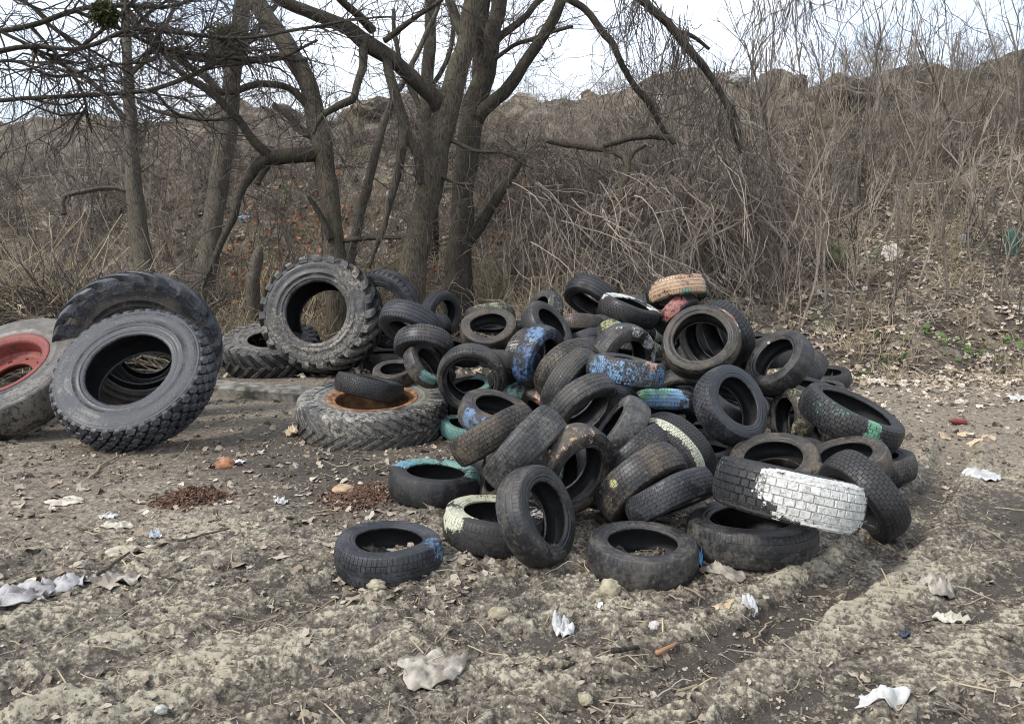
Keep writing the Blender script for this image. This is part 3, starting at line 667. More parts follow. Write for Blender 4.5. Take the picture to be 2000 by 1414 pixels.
def rubber(name, dust=.45, dcol=(.135, .118, .095), base=(.014, .014, .016), paints=None, e=None, wr=.6, sheen=.42, ns=5):
    m = NB(name); p = m.pos(); r = m.rnd(); m.b.inputs['Specular IOR Level'].default_value = .5
    vec = m.n('ShaderNodeVectorMath', operation='ADD'); m.l(p, vec.inputs[0]); m.l(r, vec.inputs[1])
    n1 = m.noise(vec.outputs[0], ns, 8, .68); n2 = m.noise(vec.outputs[0], 48, 5, .65); n3 = m.noise(vec.outputs[0], 230, 2)
    if paints: n4 = m.noise(vec.outputs[0], 26, 9, .78)
    gr = m.attr('groove')
    k = m.math('ADD', n1, m.math('MULTIPLY', m.math('SUBTRACT', n2, .5), .55))
    k = m.math('ADD', k, m.math('MULTIPLY', gr, .06))
    c = m.mix(m.math('MULTIPLY', m.step(k, .40, .74), dust), base, dcol)
    c = m.mix(m.math('MULTIPLY', m.step(n2, .62, .74), dust * .8), c, (.27, .245, .20))
    rough = m.step(k, .4, .7, sheen, .92)
    if paints:
        t = m.n('ShaderNodeTexCoord'); t.object = e
        sc = m.n('ShaderNodeVectorMath', operation='MULTIPLY'); m.l(t.outputs['Object'], sc.inputs[0]); sc.inputs[1].default_value = (1, 1, wr)
        for (q, rad, col, cover) in paints:
            d = m.n('ShaderNodeVectorMath', operation='DISTANCE'); m.l(sc.outputs[0], d.inputs[0]); d.inputs[1].default_value = (q[0], q[1], q[2] * wr)
            dd = m.math('ADD', d.outputs['Value'], m.math('MULTIPLY', m.math('SUBTRACT', m.math('ADD', m.math('MULTIPLY', n1, .6), m.math('MULTIPLY', n2, .4)), .5), rad * 3.0))
            mk_ = m.step(dd, rad * .92, rad * 1.04, 1, 0)
            chip = m.step(m.math('ADD', m.math('MULTIPLY', n4, .72), m.math('MULTIPLY', n1, .28)), .44 + (cover - .5) * .62 - .03, .44 + (cover - .5) * .62 + .03, 1, 0)
            mk_ = m.math('MULTIPLY', mk_, chip); mk_ = m.math('MULTIPLY', mk_, m.math('SUBTRACT', 1., m.math('MULTIPLY', gr, .9)))
            pc = m.mix(m.step(n1, .4, .65), tuple(.80 * x + .04 for x in col), tuple(x * .55 + .03 for x in col))
            pc = m.mix(m.math('MULTIPLY', m.step(n2, .46, .66), .55), pc, (.13, .118, .10))
            c = m.mix(mk_, c, pc)
    oc = m.n('ShaderNodeTexCoord').outputs['Object']; sx = m.n('ShaderNodeSeparateXYZ'); m.l(oc, sx.inputs[0])
    ang = m.math('ARCTAN2', sx.outputs[1], sx.outputs[0]); x2 = m.math('MULTIPLY', sx.outputs[0], sx.outputs[0]); rad_ = m.math('SQRT', m.math('ADD', x2, m.math('MULTIPLY', sx.outputs[1], sx.outputs[1])))
    cv = m.n('ShaderNodeCombineXYZ'); m.l(m.math('MULTIPLY', ang, 17.), cv.inputs[0]); m.l(m.math('MULTIPLY', rad_, 22.), cv.inputs[1]); m.l(m.math('MULTIPLY', r, 50.), cv.inputs[2])
    em = m.step(m.noise(cv.outputs[0], 1.0, 1), .5, .54)
    band = m.math('MULTIPLY', m.step(rad_, .735, .745), m.step(rad_, .815, .825, 1, 0)); arc = m.step(m.math('SINE', m.math('MULTIPLY', m.math('ADD', ang, r), 2.)), -.1, .0)
    rings = m.math('MULTIPLY', m.math('SINE', m.math('MULTIPLY', rad_, 260.)), m.math('MULTIPLY', m.step(rad_, .835, .84), m.step(rad_, .88, .885, 1, 0)))
    hgt = m.math('ADD', m.math('MULTIPLY', m.math('MULTIPLY', em, band), m.math('MULTIPLY', arc, .55)), m.math('MULTIPLY', rings, .10))
    m.bump(m.math('ADD', hgt, m.math('ADD', m.math('MULTIPLY', n2, .8), m.math('MULTIPLY', n3, .3))), .4, .006)
    return m.out(c, rough)
RUB = {'black': rubber('rubber_black', .2, sheen=.40), 'dusty': rubber('rubber_dusty', .62, (.145, .128, .105)), 'brown': rubber('rubber_brown', .75, (.15, .118, .085), (.018, .016, .014)),
       'blue': rubber('rubber_bluish', .36, (.135, .138, .145), (.014, .015, .019), sheen=.40), 'grey': rubber('rubber_grey', .85, (.155, .148, .135), (.02, .02, .021)),
       'bigblue': rubber('rubber_blue_black', .62, (.17, .172, .18), (.010, .011, .016), sheen=.42, ns=2.4),
       'liner': rubber('rubber_inside', .12, (.05, .045, .04), (.007, .007, .008), sheen=.6)}  # liner blackened: the shade inside the openings is put into its colour
TEAL, BLUE, WHITE, CREAM, ORANGE, RED, GREEN, YELLOW, SKYB = (.13, .32, .28), (.085, .20, .38), (.74, .73, .68), (.62, .62, .44), (.52, .32, .18), (.40, .10, .075), (.10, .34, .20), (.50, .47, .20), (.17, .34, .54)
PINK = (.62, .36, .30)

def place(cx, cy, A, r, phi, wr, d):
    """camera-free placement of a tyre whose outline was measured: centre, axis, radius"""
    q = ray(cx, cy); v = q / np.linalg.norm(q); ur = RT - v * (RT @ v); ur /= np.linalg.norm(ur); uu = np.cross(ur, v)
    s = math.sqrt(1 - r * r); a = math.radians(phi)
    return CAM + q * d, -v * r + s * (math.cos(a) * ur + math.sin(a) * uu), A * d / F
def frame_for(c, n, R, w, roll):
    x = np.cross(n, [math.cos(roll), math.sin(roll), .37]); x /= np.linalg.norm(x); y = np.cross(n, x)
    mt = Matrix.Identity(4)
    for i in range(3):
        mt[i][0], mt[i][1], mt[i][2], mt[i][3] = x[i] * R, y[i] * R, n[i] * w, c[i]
    return mt
def hit(mt, px, py):
    """where a sight line meets the unit tyre (outer cylinder or either side face)"""
    iv = mt.inverted(); o = iv @ Vector(CAM); dr = (iv.to_3x3() @ Vector(ray(px, py)))
    best = None
    a = dr.x ** 2 + dr.y ** 2; b = o.x * dr.x + o.y * dr.y; c = o.x ** 2 + o.y ** 2 - .97; D = b * b - a * c
    if D > 0:
        t = (-b - math.sqrt(D)) / a; z = o.z + dr.z * t
        if abs(z) < .5: best = (t, (o.x + dr.x * t, o.y + dr.y * t, z))
    for zz in (.49, -.49):
        t = (zz - o.z) / dr.z; x, y = o.x + dr.x * t, o.y + dr.y * t
        if .4 < math.hypot(x, y) < 1.0 and (best is None or t < best[0]): best = (t, (x, y, zz))
    if best is None:
        t = -(o.dot(dr)) / dr.dot(dr); q = o + dr * t; rr = math.hypot(q.x, q.y) or 1; k = min(1, max(.62, rr)) / rr
        return (q.x * k, q.y * k, max(-.5, min(.5, q.z)))
    return best[1]
def hex_blocks(e, mat, rows, N, name='tread_block', hexa=True, gap=.86):
    """separate raised blocks round the tread, one object each"""
    for j, z0 in enumerate(rows):
        dz = (rows[1] - rows[0]) / 2 * gap * (1.14 if hexa else 1)
        for k in range(N):
            jt = 0 if hexa else 1; t0 = (k + .5 * (j % 2) + jt * rng.normal(0, .05)) * TAU / N; dt = TAU / N / 2 * gap * (1 + jt * rng.normal(0, .06))
            out = [(-1, 0), (-.5, -1), (.5, -1), (1, 0), (.5, 1), (-.5, 1)] if hexa else [(-1, -1), (1, -1), (1, 1), (-1, 1)]
            V = []
            for rho, sh in ((.93, 1.04), (.985, 1.0), (1.0, .86)):
                for a, b in out:
                    z = max(-.485, min(.485, z0 + b * sh * dz)); rr = rho - .075 * (abs(z) / .485) ** 3.0; th = t0 + a * sh * dt
                    V.append((rr * math.cos(th), rr * math.sin(th), z))
            n = len(out); Fs = [[i, (i + 1) % n, (i + 1) % n + n, i + n] for i in range(n)] + [[i + n, (i + 1) % n + n, (i + 1) % n + 2 * n, i + 2 * n] for i in range(n)] + [list(range(2 * n, 3 * n))]
            obj(name, mk(name, V, Fs, mat, False, {'groove': [0.] * len(V)}), e)
def lug_mesh(sgn, ang, wid, rho0, rho1, wrap=True, name='tread_lug'):
    """a slanted bar from the middle of the tread out over the shoulder"""
    V = []; st = [(-.03, 0, 1.0), (.10, .22, 1.0), (.22, .45, .995), (.34, .70, .985), (.43, .88, .975), (.495, 1.0, .95), (.525, 1.06, .88), (.515, 1.10, .80)]; st = st if wrap else st[:-2] + [(.505, 1.03, .915)]; n = len(st)
    for i, (z, s, k) in enumerate(st):
        th = -ang * s; h = wid * (1 + .45 * s); z = sgn * z; top = rho1 * k; lo = min(rho0, top) - .03
        for rho, ww in ((lo, 1.3), (top - .010, 1.05), (top, .85)): V.append((rho * math.cos(th - h * ww), rho * math.sin(th - h * ww), z))
        for rho, ww in ((top, .85), (top - .010, 1.05), (lo, 1.3)): V.append((rho * math.cos(th + h * ww), rho * math.sin(th + h * ww), z))
    Fs = [[i * 6 + j, i * 6 + j + 1, (i + 1) * 6 + j + 1, (i + 1) * 6 + j] for i in range(n - 1) for j in range(5)] + [list(range(6)), list(range((n - 1) * 6, n * 6))]
    return mk(name, V, Fs, None, False, {'groove': [0.] * len(V)})
def tyre(name, label, cat, group, mt, tread, hr, mat, paints=None, wr=.6, lugs=None, blocks=None, wp=0, lugmat=None, plain=False):
    e = empty(name); e.matrix_world = mt; tag(e, label, cat, group)
    if paints:
        bpy.context.view_layer.update()
        base = {'black': dict(dust=.2, sheen=.40), 'dusty': dict(dust=.62, dcol=(.145, .128, .105)), 'brown': dict(dust=.75, dcol=(.15, .118, .085)), 'blue': dict(dust=.36, dcol=(.135, .138, .145), base=(.014, .015, .019)), 'grey': dict(dust=.85, dcol=(.155, .148, .135))}[mat]
        m = rubber('painted_rubber', paints=[(hit(mt, px, py), rad, col, cov) for px, py, rad, col, cov in paints], e=e, wr=wr, **base)
    else: m = RUB[mat]
    def part(nm, mesh, parent, mm):
        if not mesh.materials: mesh.materials.append(None)
        o = obj(nm, mesh, parent); o.material_slots[0].link = 'OBJECT'; o.material_slots[0].material = mm; return o
    part('tread', TREAD[tread][wp], e, RUB['black'] if tread == 'core' and not plain else m)  # black core paints in the shade of the gaps between lugs and blocks
    for s in (1, -1):
        sw = part('sidewall', SIDES[hr][s][0][wp], e, m); part('bead', SIDES[hr][s][1][wp], sw, m)
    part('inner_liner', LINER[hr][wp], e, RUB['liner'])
    if lugs:
        N, ang, wid, r0, r1 = lugs[:5]
        for sg in (1, -1):
            lm = lug_mesh(sg, ang, wid, r0, r1, len(lugs) < 6)
            for k in range(N):
                o = part('tread_lug', lm, e, lugmat or m); o.rotation_euler = (0, 0, (k + (.5 if sg < 0 else 0)) * TAU / N)
    if blocks: hex_blocks(e, m, *blocks)
    return e
TY = [('t1', 760, 1079, 108, 0.36, 92, 0.6, 0.31, 'g'),
 ('t48', 1254, 1084, 109, 0.4, 85, 0.62, 0.31, 'g'),
 ('t3', 1050, 1007, 102, 0.52, 15, 0.6, 0.31, 'p'),
 ('t2', 967, 1024, 103, 0.34, 85, 0.62, 0.31, 'g'),
 ('t44', 1538, 964, 142, 0.05, 76, 0.66, 0.4, 'p'),
 ('t47', 1466, 1040, 127, 0.31, 88, 0.56, 0.36, 'g'),
 ('t45', 1688, 968, 96, 0.33, 218, 0.62, 0.31, 'p'),
 ('t61', 1308, 969, 92, 0.05, 292, 0.62, 0.31, 'p'),
 ('t60', 1253, 945, 97, 0.28, 307, 0.66, 0.31, 'p'),
 ('t59', 1236, 893, 80, 0.06, 310, 0.6, 0.3, 'p'),
 ('t7', 1118, 916, 92, 0.64, 325, 0.62, 0.31, 'p'),
 ('t6', 1026, 878, 96, 0.07, 318, 0.72, 0.31, 'p'),
 ('t5', 965, 850, 90, 0.06, 298, 0.66, 0.31, 'p'),
 ('t4', 850, 943, 92, 0.29, 86, 0.6, 0.31, 'g'),
 ('t68', 985, 922, 72, 0.45, 160, 0.6, 0.3, 'p'),
 ('t69', 1128, 925, 70, 0.35, 170, 0.6, 0.3, 'p'),
 ('t8', 1206, 848, 82, 0.2, 145, 0.64, 0.3, 'p'),
 ('t43', 1511, 912, 88, 0.62, 92, 0.62, 0.31, 'p'),
 ('t57', 1296, 893, 84, 0.52, 222, 0.6, 0.31, 'p'),
 ('t58', 1318, 880, 84, 0.52, 225, 0.6, 0.31, 'p'),
 ('t42', 1428, 792, 82, 0.62, 30, 0.62, 0.31, 'p'),
 ('t56', 1655, 905, 80, 0.45, 100, 0.6, 0.3, 'p'),
 ('t49', 1545, 814, 58, 0.5, 172, 0.66, 0.3, 'p'),
 ('t50', 1600, 824, 58, 0.52, 190, 0.66, 0.3, 'p'),
 ('t51', 1662, 816, 102, 0.22, 61, 0.58, 0.33, 'p'),
 ('t46', 1698, 911, 81, 0.24, 92, 0.6, 0.31, 'g'),
 ('t9', 1182, 812, 76, 0.74, 268, 0.64, 0.3, 'p'),
 ('t62', 970, 812, 77, 0.42, 72, 0.6, 0.31, 'p'),
 ('t63', 905, 838, 46, 0.35, 80, 0.6, 0.27, 'g'),
 ('t41', 1300, 796, 64, 0.36, 265, 0.64, 0.3, 'p'),
 ('t33', 1222, 724, 76, 0.07, 81, 0.66, 0.3, 'p'),
 ('t10', 1138, 796, 78, 0.45, 310, 0.62, 0.31, 'p'),
 ('t11', 1118, 752, 76, 0.38, 325, 0.62, 0.31, 'p'),
 ('t12', 1110, 727, 72, 0.55, 312, 0.62, 0.31, 'p'),
 ('t40', 1334, 772, 62, 0.72, 270, 0.62, 0.31, 'p'),
 ('t65', 1062, 800, 52, 0.4, 220, 0.62, 0.29, 'p'),
 ('t15', 921, 737, 69, 0.87, 255, 0.62, 0.31, 'p'),
 ('t16', 918, 764, 50, 0.38, 100, 0.62, 0.28, 'p'),
 ('t13', 1053, 697, 64, 0.55, 342, 0.66, 0.3, 'p'),
 ('t14', 1024, 700, 62, 0.35, 340, 0.66, 0.3, 'p'),
 ('t64', 1036, 772, 62, 0.3, 290, 0.62, 0.3, 'p'),
 ('t32', 1214, 705, 75, 0.68, 335, 0.62, 0.31, 'p'),
 ('t30', 1368, 668, 76, 0.86, 95, 0.55, 0.32, 'p'),
 ('t31', 1372, 702, 52, 0.5, 45, 0.62, 0.29, 'p'),
 ('t29b', 1386, 662, 66, 0.75, 205, 0.6, 0.31, 'p'),
 ('t29', 1412, 652, 68, 0.55, 208, 0.66, 0.31, 'p'),
 ('t52', 1522, 708, 69, 0.6, 136, 0.64, 0.31, 'p'),
 ('t53', 1563, 732, 58, 0.35, 138, 0.62, 0.3, 'p'),
 ('t72', 1462, 695, 46, 0.4, 60, 0.62, 0.28, 'p'),
 ('t55', 1602, 764, 46, 0.3, 90, 0.62, 0.3, 'p'),
 ('t54', 1612, 739, 48, 0.28, 90, 0.6, 0.3, 'g'),
 ('t17', 832, 714, 50, 0.5, 42, 0.62, 0.29, 'p'),
 ('t18', 828, 675, 60, 0.42, 262, 0.66, 0.3, 'p'),
 ('t19', 802, 634, 64, 0.42, 248, 0.66, 0.31, 'p'),
 ('t66', 772, 730, 45, 0.4, 100, 0.62, 0.28, 'p'),
 ('t67', 788, 742, 58, 0.25, 90, 0.6, 0.3, 'p'),
 ('t21', 955, 646, 58, 0.62, 95, 0.62, 0.31, 'p'),
 ('t22', 957, 622, 52, 0.3, 272, 0.62, 0.3, 'p'),
 ('t20', 861, 614, 47, 0.7, 350, 0.62, 0.29, 'p'),
 ('t24', 1068, 641, 58, 0.45, 40, 0.62, 0.31, 'p'),
 ('t23', 1060, 612, 48, 0.52, 150, 0.62, 0.3, 'p'),
 ('t26', 1228, 607, 60, 0.17, 70, 0.62, 0.3, 'p'),
 ('t36', 1150, 668, 46, 0.3, 285, 0.62, 0.28, 'p'),
 ('t34', 1222, 652, 56, 0.32, 275, 0.62, 0.3, 'p'),
 ('t35', 1248, 690, 56, 0.32, 250, 0.62, 0.3, 'p'),
 ('t37', 1128, 640, 52, 0.3, 270, 0.62, 0.3, 'p'),
 ('t38', 1185, 642, 50, 0.3, 270, 0.62, 0.3, 'p'),
 ('t25', 1158, 584, 58, 0.45, 240, 0.66, 0.3, 'p'),
 ('t28', 1322, 614, 50, 0.28, 320, 0.62, 0.28, 'p'),
 ('t27', 1322, 570, 60, 0.24, 282, 0.66, 0.31, 'p'),
 ('t39', 1240, 602, 46, 0.3, 270, 0.62, 0.29, 'p'),
 ('t75', 722, 756, 68, 0.06, 78, 0.56, 0.29, 'p'),
 ('b6', 728, 805, 152, 0.31, 92, 0.44, 0.66, 'g'),
 ('b1', 22, 737, 150, 0.52, 122, 0.52, 0.62, 'g'),
 ('b2', 265, 738, 152, 0.75, 125, 0.52, 0.66, 'g'),
 ('b3', 275, 680, 146, 0.98, 262, 0.46, 0.7, 'g'),
 ('b4', 631, 617, 112, 0.93, 150, 0.85, 0.78, 'g'),
 ('b5', 530, 683, 96, 0.38, 95, 0.56, 0.55, 'g'),
 ('t71', 752, 604, 78, 0.8, 200, 0.5, 0.54, 'p'),
 ('b7', 286, 690, 88, 0.95, 258, 0.5, 0.48, 'p')]
DEPTH = {'t1': 4.112, 't48': 4.063, 't3': 4.161, 't2': 4.475, 't44': 4.02, 't47': 4.325, 't45': 4.523, 't61': 4.526, 't60': 4.718, 't59': 4.947, 't7': 4.627, 't6': 4.628, 't5': 5.141, 't4': 5.269, 't68': 5.127, 't69': 5.109, 't8': 5.269, 't43': 5.319, 't57': 5.294, 't58': 5.471, 't42': 5.709, 't56': 5.143, 't49': 6.603, 't50': 6.604, 't51': 5.672, 't46': 5.654, 't9': 5.961, 't62': 6.079, 't63': 6.97, 't41': 6.428, 't33': 5.843, 't10': 5.521, 't11': 6.17, 't12': 6.459, 't40': 6.816, 't65': 6.926, 't15': 6.784, 't16': 8.456, 't13': 6.881, 't14': 7.364, 't64': 7.352, 't32': 6.844, 't30': 6.642, 't31': 7.536, 't29b': 7.104, 't29': 7.314, 't52': 6.784, 't53': 7.81, 't72': 9.191, 't55': 8.854, 't54': 9.628, 't17': 7.062, 't18': 7.184, 't19': 7.316, 't66': 7.549, 't67': 8.071, 't21': 8.071, 't22': 8.712, 't20': 9.317, 't24': 8.071, 't23': 8.683, 't26': 7.55, 't36': 8.587, 't34': 8.164, 't35': 8.089, 't37': 8.712, 't38': 9.171, 't25': 9.129, 't28': 7.782, 't27': 7.802, 't39': 9.52, 't75': 7.054, 'b6': 7.108, 'b1': 7.209, 'b2': 6.756, 'b3': 7.676, 'b4': 10.632, 'b5': 10.778, 't71': 10.9, 'b7': 8.236}
FILL = [(2.02, 8.44, 0.11, 0.292, 0.02, 0.07, 1.0), (0.1, 8.43, 0.1, 0.304, 0.01, -0.06, 1.0), (0.72, 9.19, 0.1, 0.299, -0.02, -0.0, 1.0), (2.54, 9.02, 0.1, 0.285, -0.11, -0.01, 0.99), (1.47, 8.69, 0.1, 0.302, 0.02, -0.02, 1.0), (0.81, 7.85, 0.13, 0.286, 0.0, 0.04, 1.0), (1.03, 6.85, 0.12, 0.295, -0.07, 0.01, 1.0), (-0.58, 8.99, 0.08, 0.281, 0.08, 0.02, 1.0), (1.6, 9.38, 0.14, 0.298, 0.04, 0.07, 1.0), (-0.85, 7.86, 0.11, 0.286, -0.02, -0.1, 1.0), (-0.04, 5.68, 0.08, 0.293, 0.02, 0.03, 1.0), (1.53, 7.29, 0.09, 0.294, -0.09, 0.03, 1.0), (-1.03, 8.58, 0.13, 0.308, -0.04, 0.08, 1.0), (0.02, 9.17, 0.09, 0.283, 0.08, -0.09, 0.99), (1.46, 5.79, 0.09, 0.305, -0.03, 0.02, 1.0), (-1.17, 9.16, 0.12, 0.286, 0.11, 0.04, 0.99), (1.63, 6.37, 0.13, 0.293, -0.05, 0.1, 0.99), (0.9, 8.5, 0.15, 0.289, -0.0, 0.01, 1.0), (2.73, 7.86, 0.1, 0.302, 0.08, -0.02, 1.0), (-0.32, 7.58, 0.1, 0.294, -0.02, 0.05, 1.0), (2.77, 8.47, 0.15, 0.296, 0.01, 0.0, 1.0), (2.74, 6.99, 0.12, 0.289, -0.04, 0.0, 1.0), (-1.16, 7.07, 0.08, 0.286, 0.04, -0.01, 1.0), (2.15, 5.88, 0.11, 0.291, -0.03, 0.01, 1.0), (0.06, 6.41, 0.13, 0.282, 0.05, 0.08, 1.0), (1.47, 7.95, 0.11, 0.286, 0.07, 0.01, 1.0), (2.12, 7.31, 0.08, 0.301, 0.07, 0.01, 1.0), (0.88, 6.22, 0.07, 0.283, 0.02, 0.02, 1.0), (0.62, 7.28, 0.19, 0.285, -0.42, -0.18, 0.89), (2.04, 8.77, 0.21, 0.281, 0.01, 0.63, 0.77), (0.2, 7.82, 0.2, 0.295, -0.03, 0.2, 0.98), (1.08, 9.13, 0.3, 0.281, -0.18, 0.09, 0.98), (0.17, 8.81, 0.3, 0.28, 0.16, -0.03, 0.99), (-0.99, 9.32, 0.31, 0.309, 0.05, -0.06, 1.0), (2.02, 8.09, 0.31, 0.287, -0.12, 0.01, 0.99), (1.43, 7.26, 0.29, 0.284, -0.15, 0.01, 0.99), (0.3, 9.37, 0.31, 0.286, 0.17, -0.16, 0.97), (2.29, 9.27, 0.32, 0.292, 0.25, -0.01, 0.97), (1.93, 7.56, 0.38, 0.307, 0.2, -0.43, 0.88), (0.02, 7.95, 0.39, 0.28, -0.24, 0.03, 0.97), (0.62, 8.76, 0.39, 0.292, 0.19, 0.02, 0.98), (1.44, 8.46, 0.39, 0.29, -0.19, -0.27, 0.94), (2.57, 8.6, 0.38, 0.286, -0.44, -0.12, 0.89), (-0.99, 8.67, 0.39, 0.302, 0.26, 0.11, 0.96), (0.88, 7.98, 0.35, 0.292, 0.21, -0.26, 0.94), (2.76, 6.96, 0.36, 0.302, 0.22, -0.18, 0.96), (-0.35, 9.2, 0.46, 0.3, 0.16, 0.32, 0.94), (1.7, 9.07, 0.45, 0.299, -0.19, -0.39, 0.9), (0.78, 7.31, 0.47, 0.303, -0.44, -0.22, 0.87), (1.79, 6.13, 0.45, 0.282, 0.24, -0.33, 0.91), (1.31, 7.52, 0.49, 0.291, -0.24, 0.01, 0.97), (2.3, 8.09, 0.5, 0.299, 0.35, 0.04, 0.94), (-0.02, 8.67, 0.57, 0.301, 0.04, 0.3, 0.95), (2.26, 9.13, 0.59, 0.304, 0.13, -0.42, 0.9), (-0.59, 8.48, 0.57, 0.283, 0.25, -0.13, 0.96), (-0.85, 7.97, 0.52, 0.307, 0.67, 0.05, 0.74), (0.59, 9.34, 0.57, 0.294, -0.05, -0.22, 0.97), (-1.03, 8.81, 0.68, 0.306, -0.16, 0.3, 0.94), (2.47, 8.09, 0.68, 0.289, -0.19, 0.03, 0.98), (2.54, 7.52, 0.64, 0.302, -0.1, 0.09, 0.99), (1.7, 8.8, 0.66, 0.283, -0.17, 0.37, 0.91), (-0.02, 7.11, 0.67, 0.285, 0.08, 0.11, 0.99), (2.51, 8.63, 0.67, 0.285, 0.1, 0.07, 0.99), (0.8, 7.76, 0.67, 0.281, 0.02, 0.37, 0.93), (0.06, 9.23, 0.75, 0.289, -0.15, 0.02, 0.99), (-0.94, 8.22, 0.83, 0.305, -0.23, 0.27, 0.94), (1.69, 9.15, 0.78, 0.287, -0.18, 0.12, 0.98), (2.16, 8.41, 0.85, 0.291, -0.14, -0.18, 0.97)]
def hash_(s): return sum((i + 1) * 137 * ord(c) for i, c in enumerate(s))
